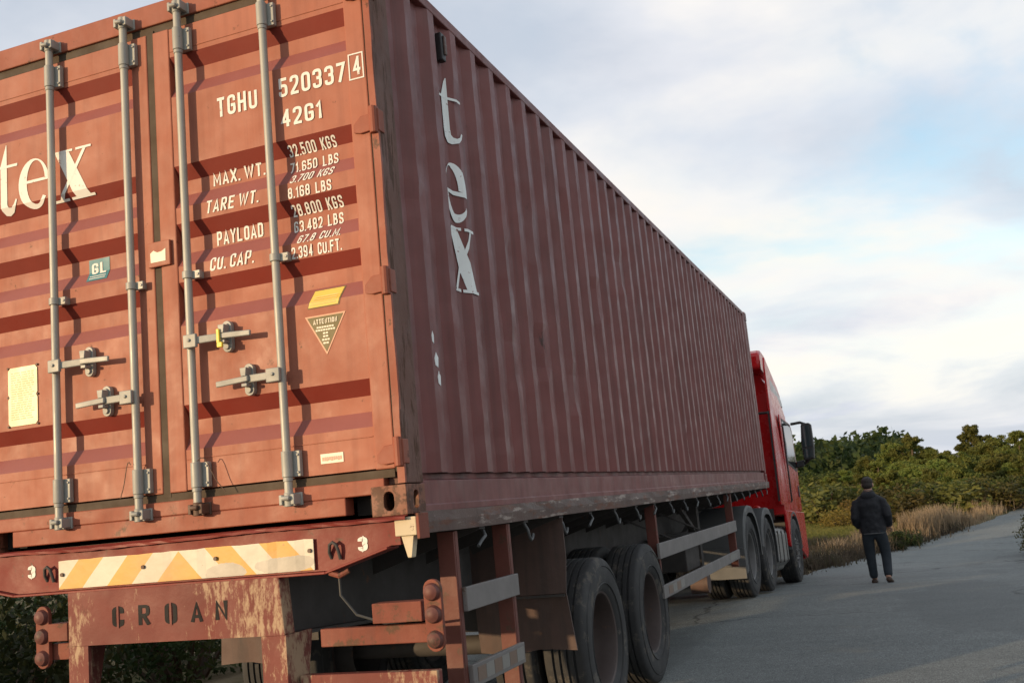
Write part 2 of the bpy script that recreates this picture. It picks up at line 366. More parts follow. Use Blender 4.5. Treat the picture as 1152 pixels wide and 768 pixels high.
def zg(x, y):
    z = prof(y)
    if y > 24:                                                           # the land left of the road stays low before the wooded slope
        xl = float(np.interp(y, [p[1] for p in LEFT], [p[0] for p in LEFT])) if y < 62 else 45
        z += (np.interp(y, [24, 40, 60, 100, 200, 600], [-.38, -.34, .1, 1.3, 3.0, 6]) - z) * sm(.3, 5, xl - x)
    z += -.35 * sm(-4.0, -7.5, x) * sm(20, 12, y)                        # the bank drops away left of the truck
    z += 1.6 * math.exp(-((x + 30) / 45) ** 2 - ((y - 260) / 70) ** 2)   # the far wooded hill
    return z
def ray_(px, py): return F_ + R_ * ((px - 576) / FPX) - U_ * ((py - 384) / FPX)
def at(px, y, py=520):
    d = ray_(px, py); t = (y - CAM.y) / d.y; return CAM + d * t
def build_ground():
    def axis(lo, hi, near0, near1, d0):
        v = list(np.arange(near0, near1 + 1e-6, d0)); s = d0; a = near1
        while a < hi: s *= 1.22; a += s; v.append(min(a, hi))
        s = d0; a = near0
        while a > lo: s *= 1.22; a -= s; v.insert(0, max(a, lo))
        return v
    xs = axis(-1500, 1500, -14, 16, .5); ys = axis(-300, 2200, -8, 64, .5)
    inx = lambda x, y: np.interp(y, [p[1] for p in LEFT], [p[0] for p in LEFT]) + .35 < x < np.interp(y, [p[1] for p in RIGHT], [p[0] for p in RIGHT]) - .35
    m = MB(); rnd = random.Random(4)
    vs = []
    for y in ys:
        for x in xs:
            road = -40 < y < 56 and inx(x, y)
            vs.append((x, y, zg(x, y) - (.09 if road else .02 - rnd.uniform(0, .035))))
    nx = len(xs); fs = [(j * nx + i, j * nx + i + 1, (j + 1) * nx + i + 1, (j + 1) * nx + i) for j in range(len(ys) - 1) for i in range(nx - 1)]
    m.add(vs, fs); tag(m.build('ground', M_ground, smooth=60), kind='structure')
    # the road: cross sections between the two edge lines
    m = MB(); vs = []; fs = []; n = 24; rnd = random.Random(8)
    rows = []
    for (l0, l1), (r0, r1) in zip(zip(LEFT, LEFT[1:]), zip(RIGHT, RIGHT[1:])):
        k = max(2, int((Vector(l1) - Vector(l0)).length / .6))
        for i in range(k): t = i / k; rows.append((Vector(l0).lerp(Vector(l1), t), Vector(r0).lerp(Vector(r1), t)))
    for a, b in rows:
        ja, jb = rnd.uniform(-.09, .09), rnd.uniform(-.09, .09)
        for i in range(n + 1):
            t = i / n; p = a.lerp(b, t)
            if i == 0: p = p + Vector((ja, 0))
            if i == n: p = p + Vector((jb, 0))
            vs.append((p.x, p.y, zg(p.x, p.y) + .012))
    for j in range(len(rows) - 1):
        for i in range(n): q = j * (n + 1) + i; fs.append((q, q + 1, q + n + 2, q + n + 1))
    m.add(vs, fs); tag(m.build('road', M_road, smooth=60), kind='structure')
build_ground()

# ------------------------------------------------------------------ vegetation
def leaves(rng, centers, radii, n_per, size, aspect=.5, up=0.0):
    """leaf-sized quads scattered through clumps -> verts, faces"""
    C_ = np.repeat(np.array(centers, float), n_per, axis=0); Rr = np.repeat(np.array(radii, float).reshape(len(centers), -1), n_per, axis=0)
    n = len(C_); d = rng.normal(size=(n, 3)); d /= np.linalg.norm(d, axis=1)[:, None]
    r = rng.uniform(.15, 1, n) ** .55
    P = C_ + d * r[:, None] * Rr
    a = rng.normal(size=(n, 3)); a[:, 2] += up; a /= np.linalg.norm(a, axis=1)[:, None]
    b = np.cross(a, rng.normal(size=(n, 3))); b /= np.linalg.norm(b, axis=1)[:, None]
    s = size * rng.uniform(.6, 1.4, n)[:, None]; a = a * s; b = b * s * aspect
    V = np.stack([P - a * .5, P + b * .5, P + a * .5, P - b * .5], 1).reshape(-1, 3)
    return V
def quad_mesh(name, V, m, parent=None):
    n = len(V) // 4; me = bpy.data.meshes.new(name)
    me.vertices.add(n * 4); me.vertices.foreach_set('co', np.asarray(V, np.float32).ravel())
    me.loops.add(n * 4); me.loops.foreach_set('vertex_index', np.arange(n * 4, dtype=np.int32))
    me.polygons.add(n); me.polygons.foreach_set('loop_start', np.arange(0, n * 4, 4, dtype=np.int32)); me.polygons.foreach_set('loop_total', np.full(n, 4, np.int32))
    me.materials.append(m); me.update(calc_edges=True); me.validate()
    o = bpy.data.objects.new(name, me); COL.objects.link(o)
    if parent: o.parent = parent
    return o
def make_tree(seed, h, spread, lobes, m_leaf, m_trunk, label, group, lean=0.0, leaf=.17, crown_from=.12, n_per=105):
    rng = np.random.default_rng(seed); rnd = random.Random(seed)
    root = empty('pine_tree', (0, 0, 0), label, 'tree', group=group)
    tr = MB(); top = Vector((lean * h, 0, h * .82))
    path = [Vector((0, 0, -.15)), Vector((lean * h * .12 + .04, .03, h * .25)), Vector((lean * h * .45 - .04, -.03, h * .55)), top]
    tr.tube(path, [h * .032, h * .025, h * .017, h * .006], 8)
    cs = []; rs = []
    for i in range(lobes):
        t = crown_from + (1 - crown_from) * (i + .5) / lobes; ang = i * 2.4 + rnd.uniform(-.5, .5)
        prof_r = spread * (math.sin(math.pi * min(1, (t - crown_from) / (1 - crown_from) * .86 + .16)) ** .7)
        rr = prof_r * rnd.uniform(.35, .85) if i < lobes - 1 else 0.05
        seg = min(2, int(t * 3)); base = path[seg].lerp(path[seg + 1], min(1, t * 3 - seg)) if t < .98 else top
        c = Vector((lean * h * t + rr * math.cos(ang), rr * math.sin(ang), h * t * .97))
        tr.tube([base - Vector((0, 0, h * .08)), base.lerp(c, .5) + Vector((0, 0, -.03 * h)), c], [h * .011, h * .008, h * .003], 5)
        lr = spread * rnd.uniform(.62, .85) * (1 - .42 * t)
        for k in range(14):
            d = rng.normal(size=3); d /= np.linalg.norm(d); q = rnd.uniform(.35, 1)
            cs.append(np.array(c) + d * np.array((lr, lr, lr * .7)) * q); rs.append([lr * rnd.uniform(.28, .5)] * 2 + [lr * rnd.uniform(.2, .36)])
    tr.build('trunk', m_trunk, root, smooth=60)
    quad_mesh('crown', leaves(rng, cs, rs, n_per, leaf, .42), m_leaf, root)
    return root
def make_shrub(seed, h, w, m_leaf, label, group, leaf=.09, lobes=14, n_per=90, m_stem=None, cat='shrub', name='shrub'):
    rng = np.random.default_rng(seed); rnd = random.Random(seed)
    root = empty(name, (0, 0, 0), label, cat, group=group)
    st = MB(); cs = []; rs = []
    for i in range(lobes):
        a = rnd.uniform(0, 6.28); r = w * .5 * math.sqrt(rnd.uniform(0, 1)) * .85
        top = h * rnd.uniform(.45, .86) * (1 - .35 * (r / (w * .5)) ** 2)
        c = (r * math.cos(a), r * math.sin(a), top)
        st.tube([(c[0] * .15, c[1] * .15, -.08), (c[0] * .6, c[1] * .6, top * .5), c], [.022 * h, .015 * h, .005 * h], 5)
        k = rnd.uniform(.16, .28)
        cs.append(c); rs.append([w * k, w * k, h * rnd.uniform(.16, .26)])
        cs.append((c[0] * 1.05, c[1] * 1.05, top * .5)); rs.append([w * k * .9, w * k * .9, h * .24])
    st.build('stem', m_stem or M_bark, root, smooth=60)
    quad_mesh('foliage', leaves(rng, cs, rs, n_per, leaf, .45, .3), m_leaf, root)
    return root
def put(o, px, y, py_top=None, h0=None, rz=0, dx=0, sw=1.0):
    p = at(px, y); z = zg(p.x + dx, y); o.location = (p.x + dx, y, z - .03); o.rotation_euler = (0, 0, rz)
    if py_top is not None:
        ht = at(px, y, py_top).z - z; s = ht / h0; o.scale = (s * sw, s * sw, s)
    return o
def build_trees():
    G = 'pine trees on the hillside beyond the road'
    protos = [make_tree(11, 4, 1.45, 9, M_pine, M_bark, 'x', G, .0), make_tree(23, 4, 1.25, 8, M_pine, M_bark, 'x', G, .22, crown_from=.2),
              make_tree(37, 4, 1.7, 10, M_pine, M_bark, 'x', G, -.06), make_tree(41, 4, 1.2, 9, M_pine, M_bark, 'x', G, .06, crown_from=.1)]
    used = [False] * 4
    L0 = 'green pine tree in the dense wooded slope beyond the bend of the road'
    # px, top row, distance, proto, width factor, turn, label
    T = [(1085, 470, 62, 1, .85, 0.2, 'tallest pine on the slope, leaning right over the grassy bend of the road'),
         (1026, 482, 64, 3, 1.0, 1.0, 'tall pointed pine on the skyline behind the walking man'),
         (1003, 490, 66, 0, 1.0, 2.1, 'rounded pine on the skyline just left of the tall pointed pine'),
         (1129, 483, 60, 2, 1.0, .5, 'broad pine behind the far end of the road'),
         (1150, 475, 58, 0, 1.1, 4.0, 'tall dense pine at the right edge of the slope'),
         (975, 508, 62, 2, 1.0, 1.3, 'yellow-green pine sloping down behind the head of the man'),
         (948, 523, 58, 0, 1.2, 3.3, 'low rounded pine left of the man, where the slope dips to the truck'),
         (1052, 503, 64, 2, .9, 5.0, L0), (1066, 500, 60, 0, .9, .7, L0), (1108, 499, 64, 3, 1.0, 2.6, L0), (1040, 497, 68, 2, .9, 3.5, L0),
         (988, 511, 56, 3, 1.0, 4.4, L0), (1012, 512, 52, 0, 1.0, 5.5, L0), (1096, 508, 54, 2, 1.0, 1.9, L0), (1140, 500, 52, 3, 1.2, .1, L0),
         (1045, 517, 50, 2, .9, 2.2, L0), (1075, 515, 52, 0, 1.0, 3.9, L0), (1120, 512, 50, 0, 1.1, 2.9, L0), (962, 529, 52, 3, 1.3, .9, L0),
         (1165, 484, 60, 2, 1.2, 2.4, L0), (1034, 523, 46, 3, 1.2, 5.9, L0), (1000, 524, 48, 2, 1.0, 1.6, L0), (1060, 524, 46, 2, 1.0, .3, L0), (1150, 513, 46, 2, 1.0, 3.0, L0), (1105, 522, 46, 0, 1.1, 4.6, L0), (930, 533, 56, 2, 1.1, 2.0, L0)]
    rnd = random.Random(15)
    for i in range(46):                       # the lower rows that close the slope
        px = 925 + 240 * (i + rnd.random()) / 46; y = rnd.uniform(37, 56); T.append((px, float(np.interp(px, [920, 960, 1000, 1050, 1100, 1170], [541, 530, 515, 503, 498, 488])) + (56 - y) * .9 + rnd.uniform(-8, 9), y, i % 4, 1.0, i * 1.9, L0))
    for px, pt, y, k, sw, rz, lab in T:
        o = protos[k] if not used[k] else dup(protos[k]); used[k] = True
        put(o, px, y, pt, 4.55, rz, sw=sw * 1.2); o['label'] = lab
    # shrubs along the foot of the slope
    G2 = 'tall shrubs at the foot of the wooded slope'
    ol = make_shrub(5, 2, 2.6, M_olivebush, 'x', G2, leaf=.22, n_per=60); dk = make_shrub(6, 2, 2.8, M_field, 'x', G2, leaf=.22, n_per=60)
    L1, L2 = 'brown olive shrub in the thicket behind the dry grass verge', 'dark green shrub in the thicket behind the dry grass verge'
    Sx = [(908, 527, 66, 1, L2), (922, 529, 64, 1, L2), (936, 531, 62, 1, L2), (1012, 546, 36, 0, L1), (1036, 540, 37, 0, L1), (1060, 545, 38, 1, L2), (1105, 537, 39, 1, L2), (1125, 533, 40, 0, L1), (1146, 530, 41, 1, L2), (1075, 538, 42, 0, L1),
          (1022, 536, 42, 0, L1), (1048, 532, 43, 1, L2), (1092, 531, 44, 0, L1), (997, 540, 42, 0, L1), (1160, 528, 42, 0, L1), (1116, 541, 37, 0, L1), (1000, 553, 34, 1, L2), (1030, 556, 33, 0, L1), (1050, 558, 34.5, 0, L1), (976, 538, 44, 0, L1), (1140, 545, 38.5, 0, L1),
          (925, 548, 40, 1, 'dark green shrub seen just beyond the mirror of the red cab'), (948, 550, 38, 1, 'dark green shrub between the red cab and the walking man')]
    rnd = random.Random(44)
    for i in range(16):                       # young bushes straight behind the dry grass
        px = 1000 + 160 * (i + rnd.random()) / 16; y = rnd.uniform(31, 36); Sx.append((px, float(np.interp(px, [1000, 1080, 1160], [558, 544, 530])) + rnd.uniform(-9, 10), y, i % 2, (L1, L2)[i % 2]))
    for i in range(30):                       # the thicket wall behind the verge
        px = 900 + 275 * (i + rnd.random()) / 30; y = rnd.uniform(36, 40)
        Sx.append((px, float(np.interp(px, [900, 960, 1010, 1080, 1170], [552, 551, 548, 540, 530])) + rnd.uniform(-10, 10), y, i % 2, (L1, L2)[i % 2]))
    ud = [False, False]
    for i, (px, pt, y, k, lab) in enumerate(Sx):
        pr = (ol, dk)[k]; o = pr if not ud[k] else dup(pr); ud[k] = True
        put(o, px, y, pt, 2, i * 1.7, sw=1.2 + .3 * (i % 3)); o['label'] = lab
    o = make_shrub(8, 1.4, 2.0, M_gold, 'golden yellow shrub left of the walking man, below the dark thicket', None); put(o, 944, 33, 566, 1.4, .6, sw=1.6)
    o = make_shrub(9, 1.4, 1.8, M_gold, 'small golden shrub nearest the front of the red cab', None); put(o, 962, 34, 556, 1.4, 2.6, sw=1.2)
    o = make_shrub(10, 2, 1.0, M_deadbush, 'rusty brown dead bush standing upright behind the grass near the bend', None, lobes=12, n_per=60); put(o, 1084, 36, 535, 2, 0)
    o = make_shrub(12, .5, .8, M_darkbush, 'small dark bush on the road edge just right of the man', None, leaf=.05); put(o, 1021, 22.5, 592, .5, 0, dx=-.35)
    o = make_shrub(13, .4, .8, M_darkbush, 'low dark herb clump on the road edge beside the small dark bush', None, leaf=.05); put(o, 1009, 21.5, 605, .4, 2, dx=-.3)
    o = make_shrub(14, 1.3, 1.9, M_olivebush, 'brown bush on the right-hand edge of the road, cut by the edge of the photo', None, leaf=.06, n_per=320, lobes=20); o.scale = (.9, .9, .8); o.location = (4.62, 17.4, zg(4.62, 17.4) - .03)
    # bare pale sapling
    root = empty('bare_sapling', (0, 0, 0), 'pale bare sapling in front of the olive thicket, right of the man', 'tree'); m = MB()
    m.tube([(0, 0, -.1), (.02, 0, .5), (-.03, 0, 1.1), (.03, .02, 1.7)], [.035, .028, .018, .006], 6)
    for i in range(7):
        a = i * 2.1; z = .6 + i * .14; m.tube([(0, 0, z), (.16 * math.cos(a), .16 * math.sin(a), z + .18), (.3 * math.cos(a), .3 * math.sin(a), z + .42)], [.013, .009, .003], 5)
    m.build('trunk', M_barkp, root, smooth=60); put(root, 1023, 32, 558, 1.7)
    # hedge of shrubs on the bank left of the truck, and unseen trees added to shade it
    G3 = 'dark shrubs on the bank left of the truck'
    hb = make_shrub(21, 1.5, 2.4, M_darkbush, 'x', G3, leaf=.075, n_per=130, lobes=18)
    rnd = random.Random(3)
    for i in range(13):
        o = hb if i == 0 else dup(hb)
        x = -6.4 - (i % 2) * 1.7 + rnd.uniform(-.4, .4); y = .5 + i * 1.55 + rnd.uniform(-.4, .4)
        o.location = (x, y, zg(x, y) - .05); o.rotation_euler = (0, 0, rnd.uniform(0, 6)); s = rnd.uniform(.95, 1.35); o.scale = (s, s, s * rnd.uniform(.9, 1.15))
        o['label'] = 'dark green shrub on the shaded bank left of the trailer'
    ht = make_tree(51, 3.4, 2.2, 11, M_darkbush, M_bark, 'x', 'unseen trees added to shade the left bank', crown_from=.1, leaf=.24, n_per=60)
    for i, (x, y) in enumerate([(-13.5, -9), (-14, -5.2), (-13.2, -2.4), (-14.2, .2)]):
        o = ht if i == 0 else dup(ht)
        o.location = (x, y, -.4); o.scale = (.8, .8, .76); o.rotation_euler = (0, 0, i * 1.3); o['label'] = 'dark bushy tree added out of view to shade the bank left of the truck'
def grass_patch(rng, pts, hmin, hmax, spread, n, w=.012, lean=.35):
    """bent blades, two quads each"""
    pts = np.array(pts); k = rng.integers(0, len(pts), n); base = pts[k, :2] + rng.normal(size=(n, 2)) * pts[k, 2:3] * spread
    z0 = np.array([zg(x, y) for x, y in base]) - .03; h = rng.uniform(hmin, hmax, n) * pts[k, 3]
    a = rng.uniform(0, 6.283, n); ln = rng.uniform(.1, 1, n) * lean; dx, dy = np.cos(a) * ln * h, np.sin(a) * ln * h
    wa = rng.uniform(0, 6.283, n); wx, wy = np.cos(wa) * w, np.sin(wa) * w
    B = np.stack([base[:, 0], base[:, 1], z0], 1); Mid = B + np.stack([dx * .35, dy * .35, h * .6], 1); T = B + np.stack([dx, dy, h], 1)
    Wv = np.stack([wx, wy, np.zeros(n)], 1)
    q1 = np.stack([B - Wv, B + Wv, Mid + Wv * .8, Mid - Wv * .8], 1); q2 = np.stack([Mid - Wv * .8, Mid + Wv * .8, T + Wv * .12, T - Wv * .12], 1)
    return np.concatenate([q1, q2], 0).reshape(-1, 3)
def build_grass():
    rng = np.random.default_rng(77); rnd = random.Random(6)
    le = lambda y: float(np.interp(y, [p[1] for p in LEFT], [p[0] for p in LEFT]))
    pts = []
    for i in range(75):                        # clumps of dry grass along the left edge
        y = 21 + 14 * rnd.random() ** .8; pts.append((le(y) - .25 - 1.1 * rnd.random(), y, rnd.uniform(.08, .22), rnd.uniform(.3, .85)))
    for i in range(26): y = 24.2 + 2.6 * rnd.random(); pts.append((le(y) - .3 - .5 * rnd.random(), y, .13, 1.2))
    for i in range(60): y = 33 + 12 * rnd.random(); pts.append((le(y) - .2 - 2 * rnd.random(), y, .3, .5))
    for i in range(30): y = 26 + 12 * rnd.random(); pts.append((float(np.interp(y, [p[1] for p in RIGHT], [p[0] for p in RIGHT])) + .3 + rnd.random(), y, .3, .5))
    for i in range(30): y = 17 + 5 * rnd.random(); pts.append((le(y) - .5 - 1.6 * rnd.random(), y, .2, .4))
    tag(quad_mesh('dry_grass', grass_patch(rng, pts, .25, .66, 1, 20000, .008), M_grass), 'dry golden grass growing along the left edge of the road', 'grass', kind='stuff')
    pts = []
    for i in range(260):
        y = 13 + 13 * rnd.random(); pts.append((le(y) - .15 - 4.5 * rnd.random() ** 1.4, y, .22, rnd.uniform(.4, 1)))
    tag(quad_mesh('low_scrub', grass_patch(rng, pts, .12, .42, 1, 26000, .013, .9), M_scrub), 'low grey-brown scrub on the verge beside the front of the truck', 'scrub', kind='stuff')
    pts = []
    for i in range(300):
        y = 27 + 14 * rnd.random(); x = at(rnd.uniform(880, 985), y).x; pts.append((x, y, .5, .7))
    tag(quad_mesh('field_grass', grass_patch(rng, pts, .12, .3, 1, 24000, .02, .6), M_green), 'yellow-green meadow grass behind the scrub, left of the man', 'grass', kind='stuff')
    # far hill forest reads as one mass
    cs = []; rs = []
    for i in range(900):
        y = 80 + 182 * rnd.random() ** .75; x = at(rnd.uniform(840, 1010), y).x; h = rnd.uniform(2.2, 4.2)
        for k in range(3):
            cs.append((x + rnd.uniform(-1.2, 1.2), y + rnd.uniform(-1, 1), zg(x, y) + h * rnd.uniform(.3, .85))); rs.append([rnd.uniform(.8, 1.7), rnd.uniform(.8, 1.7), h * .28])
    tag(quad_mesh('distant_forest', leaves(rng, cs, rs, 22, .62, .6), M_darkbush), 'dark green forest covering the far hill beyond the red cab', 'forest', kind='stuff')
build_trees(); build_grass()

# ------------------------------------------------------------------ text and letter shapes
G_ = {'0': [('r', [(0, .5), (0, 1), (1, 1), (1, 0), (0, 0), (0, .5)])], 'O': [('r', [(0, .5), (0, 1), (1, 1), (1, 0), (0, 0), (0, .5)])],
 'C': [('r', [(1, .68), (1, 1), (0, 1), (0, 0), (1, 0), (1, .32)])], 'G': [('r', [(1, .70), (1, 1), (0, 1), (0, 0), (1, 0), (1, .48)]), ('s', [(1.0, .46), (.55, .46)])],
 'U': [('r', [(0, 1), (0, 0), (1, 0), (1, 1)])], 'S': [('r', [(1, .72), (1, 1), (0, 1), (0, .55), (1, .45), (1, 0), (0, 0), (0, .28)])],
 '5': [('s', [(.95, 1), (.04, 1), (.04, .52)]), ('r', [(.04, .60), (1, .60), (1, 0), (0, 0), (0, .25)])], '2': [('r', [(0, .72), (0, 1), (1, 1), (1, .58), (.06, .06)]), ('s', [(0, 0), (1, 0)])],
 '3': [('r', [(0, .76), (0, 1), (1, 1), (1, .53), (.38, .53)]), ('r', [(.42, .52), (1, .52), (1, 0), (0, 0), (0, .24)])], '7': [('s', [(0, 1), (1, 1), (.30, 0)])],
 '4': [('s', [(.76, 0), (.76, 1)]), ('s', [(.74, .97), (0, .26), (1.05, .26)])], '1': [('s', [(.0, .80), (.8, 1), (.8, 0)])], '6': [('r', [(.95, .78), (.95, 1), (0, 1), (0, 0), (1, 0), (1, .56), (.08, .56)])],
 '8': [('r', [(.5, .53), (.04, .53), (.04, 1), (.96, 1), (.96, .53), (.5, .53)]), ('r', [(.5, .52), (0, .52), (0, 0), (1, 0), (1, .52), (.5, .52)])],
 '9': [('r', [(.05, .22), (.05, 0), (1, 0), (1, 1), (0, 1), (0, .44), (.92, .44)])],
 'T': [('s', [(0, 1), (1, 1)]), ('s', [(.5, .95), (.5, 0)])], 'H': [('s', [(0, 1), (0, 0)]), ('s', [(1, 1), (1, 0)]), ('s', [(.05, .5), (.95, .5)])],
 'M': [('s', [(0, 0), (0, 1), (.5, .22), (1, 1), (1, 0)])], 'A': [('s', [(0, 0), (.5, 1), (1, 0)]), ('s', [(.18, .24), (.82, .24)])], 'X': [('s', [(0, 0), (1, 1)]), ('s', [(0, 1), (1, 0)])],
 'W': [('s', [(0, 1), (.25, 0), (.5, .95), (.75, 0), (1, 1)])], 'R': [('s', [(0, 0), (0, 1), (.3, 1)]), ('r', [(.25, 1), (1, 1), (1, .48), (.05, .48)]), ('s', [(.45, .46), (1, 0)])],
 'E': [('s', [(1, 1), (0, 1), (0, 0), (1, 0)]), ('s', [(.05, .52), (.85, .52)])], 'F': [('s', [(1, 1), (0, 1), (0, 0)]), ('s', [(.05, .52), (.85, .52)])], 'P': [('s', [(0, 0), (0, 1), (.3, 1)]), ('r', [(.25, 1), (1, 1), (1, .45), (.05, .45)])],
 'Y': [('s', [(0, 1), (.5, .46), (1, 1)]), ('s', [(.5, .5), (.5, 0)])], 'L': [('s', [(0, 1), (0, 0), (1, 0)])], 'D': [('s', [(.3, 0), (0, 0), (0, 1), (.3, 1)]), ('r', [(.25, 1), (1, 1), (1, 0), (.25, 0)])],
 'K': [('s', [(0, 0), (0, 1)]), ('s', [(1, 1), (.08, .42)]), ('s', [(.30, .58), (1, 0)])], 'B': [('s', [(.3, 0), (0, 0), (0, 1), (.3, 1)]), ('r', [(.25, 1), (.84, 1), (.84, .55), (.05, .55)]), ('r', [(.3, .51), (1, .51), (1, 0), (.25, 0)])],
 'N': [('s', [(0, 0), (0, 1), (1, 0), (1, 1)])], 'I': [('s', [(.5, 0), (.5, 1)])]}
GW = {'M': .66, 'W': .80, 'I': .17, '1': .30, 'A': .54, 'X': .54, '4': .52, 'Y': .52}
def stroke_(pts, t):
    """a line of even width with mitred corners"""
    P = [Vector(p) for p in pts]; n = len(P); vs = []
    for i, p in enumerate(P):
        d0 = (P[i] - P[i - 1]).normalized() if i > 0 else None; d1 = (P[i + 1] - P[i]).normalized() if i < n - 1 else None
        if d0 is None: d0 = d1
        if d1 is None: d1 = d0
        n0 = Vector((-d0.y, d0.x)); n1 = Vector((-d1.y, d1.x)); m = n0 + n1
        m = n0 if m.length < 1e-4 else m.normalized(); k = min(1.7, 1 / max(.2, m.dot(n0)))
        vs += [tuple(p + m * t * .5 * k), tuple(p - m * t * .5 * k)]
    return vs, [(2 * i, 2 * i + 1, 2 * i + 3, 2 * i + 2) for i in range(n - 1)]
def text_polys(s, w, h, shear=0.0, bold=0.15):
    """condensed block lettering, fitted to w x h with the lower left corner at 0,0"""
    vs = []; fs = []; x = 0.0; t = bold
    for ch in s:
        if ch == ' ': x += .24; continue
        if ch == '.': b = len(vs); vs += [(x, 0), (x + t, 0), (x + t, t), (x, t)]; fs.append((b, b + 1, b + 2, b + 3)); x += t + .13; continue
        wd = GW.get(ch, .50); f = lambda p: Vector((x + t / 2 + p[0] * (wd - t), t / 2 + p[1] * (1 - t)))
        for kind, pts in G_[ch]:
            P = [f(p) for p in pts]
            if kind == 's':                        # square ends run out to the full height
                for e, q in ((0, 1), (-1, -2)): P[e] = P[e] + (P[e] - P[q]).normalized() * (t / 2 if abs(P[e].y - P[q].y) > .01 else t * .35)
            else:
                r = .16; out = [P[0]]
                for a, b, c in zip(P, P[1:], P[2:]):
                    ra = min(r, (b - a).length * .5); rc = min(r, (c - b).length * .5); u = b + (a - b).normalized() * ra; v = b + (c - b).normalized() * rc
                    for k in range(5): q = k / 4; out.append(u * (1 - q) ** 2 + b * 2 * q * (1 - q) + v * q * q)
                P = out + [P[-1]]
            v, g = stroke_(P, t); b = len(vs); vs += v; fs += [tuple(i + b for i in q) for q in g]
        x += wd + .15
    vs = [(a + shear * b, b) for a, b in vs]
    x0 = min(v[0] for v in vs); x1 = max(v[0] for v in vs); y0 = min(v[1] for v in vs); y1 = max(v[1] for v in vs)
    return [((a - x0) / (x1 - x0) * w, (b - y0) / (y1 - y0) * h) for a, b in vs], fs
def el(cx, cy, rx, ry, a0, a1, n=20): return [(cx + rx * math.cos(rad(a0 + (a1 - a0) * i / n)), cy + ry * math.sin(rad(a0 + (a1 - a0) * i / n))) for i in range(n + 1)]
LETTER = {
 'x': [[(.10, .97), (.44, .97), (.93, .03), (.58, .03)], [(.80, .97), (.88, .97), (.26, .03), (.16, .03)], [(0, 1), (.54, 1), (.54, .955), (0, .955)], [(.62, 1), (1, 1), (1, .955), (.62, .955)],
       [(0, 0), (.40, 0), (.40, .045), (0, .045)], [(.46, 0), (1.03, 0), (1.03, .045), (.46, .045)]],
 'e': [el(.5, .5, .5, .5, 6, 322, 30) + el(.57, .52, .30, .44, 318, 6, 26), [(.18, .52), (.97, .52), (.97, .575), (.18, .575)]],
 'E': [el(.5, .5, .5, .5, 0, 180, 20) + el(.36, .54, .30, .40, 180, 0, 16), el(.5, .5, .5, .5, 180, 326, 20) + el(.56, .56, .44, .42, 318, 190, 16), [(.04, .47), (.99, .44), (.97, .52), (.08, .53)]],
 't': [[(.26, .22), (.26, 1.0), (.50, 1.42), (.52, 1.42), (.52, .24)], [(0, .945), (.95, .945), (.95, 1.0), (0, 1.0)],
       [(.26, .26), (.28, .10), (.38, 0), (.54, -.02), (.72, .03), (.86, .14), (.92, .26), (.87, .28), (.78, .17), (.68, .12), (.58, .13), (.53, .18), (.52, .28)]]}
def tri_poly(pts):
    return [tuple(t) for t in tessellate_polygon([[Vector((p[0], p[1], 0)) for p in pts]])]
def drape(vs2, fs, cuts, place, name, m, parent, origin, out=(0, -1, 0)):
    """flat letters cut at the fold lines of the panel and laid on it; cuts: (coordinate index, value)"""
    bm = bmesh.new(); bv = [bm.verts.new((a, b, 0)) for a, b in vs2]
    for f in fs:
        try: bm.faces.new([bv[i] for i in f])
        except ValueError: pass
    comp = {}; nk = 0
    for v in bm.verts:                                  # every stroke its own hair's breadth above the last
        if v in comp: continue
        st = [v]; k = nk % 7; nk += 1
        while st:
            q = st.pop()
            if q in comp: continue
            comp[q] = k; st += [e.other_vert(q) for e in q.link_edges]
    for v, k in comp.items(): v.co.z = k * .0004
    for ax, val in cuts:
        co = (val, 0, 0) if ax == 0 else (0, val, 0); no = (1, 0, 0) if ax == 0 else (0, 1, 0)
        bmesh.ops.bisect_plane(bm, geom=bm.verts[:] + bm.edges[:] + bm.faces[:], plane_co=co, plane_no=no)
    for v in bm.verts:
        k = v.co.z; v.co = Vector(place(v.co.x, v.co.y)) - Vector(origin) + Vector(out) * k
    me = bpy.data.meshes.new(name); bm.to_mesh(me); bm.free(); me.materials.append(m)
    o = bpy.data.objects.new(name, me); COL.objects.link(o); o.parent = parent; return o

# ------------------------------------------------------------------ the shipping container
CB, CT, CW, CL = 1.45, 4.041, 2.438, 12.192
KN = []                                             # fold lines of the door panels: (z, depth)
for zt in (3.735, 3.177, 2.892, 2.607, 2.028): KN += [(zt, 0), (zt - .070, .036), (zt - .140, .036), (zt - .208, 0)]
KN = sorted(KN); KZ = [k[0] for k in KN]; KD = [k[1] for k in KN]
def door_depth(z): return float(np.interp(z, KZ, KD))
DY = .010                                           # plane of the outer door flats
def stadium(cx, cy, w, h, n=8):
    r = w / 2; k = h / 2 - r
    return [(cx + r * math.cos(math.pi * i / n), cy + k + r * math.sin(math.pi * i / n)) for i in range(n + 1)] + [(cx + r * math.cos(math.pi + math.pi * i / n), cy - k + r * math.sin(math.pi + math.pi * i / n)) for i in range(n + 1)]
SP, SY0, SD = .2795, .660, .036
SK = []
y_ = SY0 - SP
while y_ < CL - .45: SK += [(y_, 0), (y_ + .072, 0), (y_ + .140, -SD), (y_ + .2115, -SD)]; y_ += SP
SK.append((y_, 0)); SK = [(.176, -.036), (.30, -.036)] + SK + [(CL - .17, 0)]
SKY = [a for a, b in SK]; SKX = [b for a, b in SK]
def side_depth(y): return float(np.interp(y, SKY, SKX))
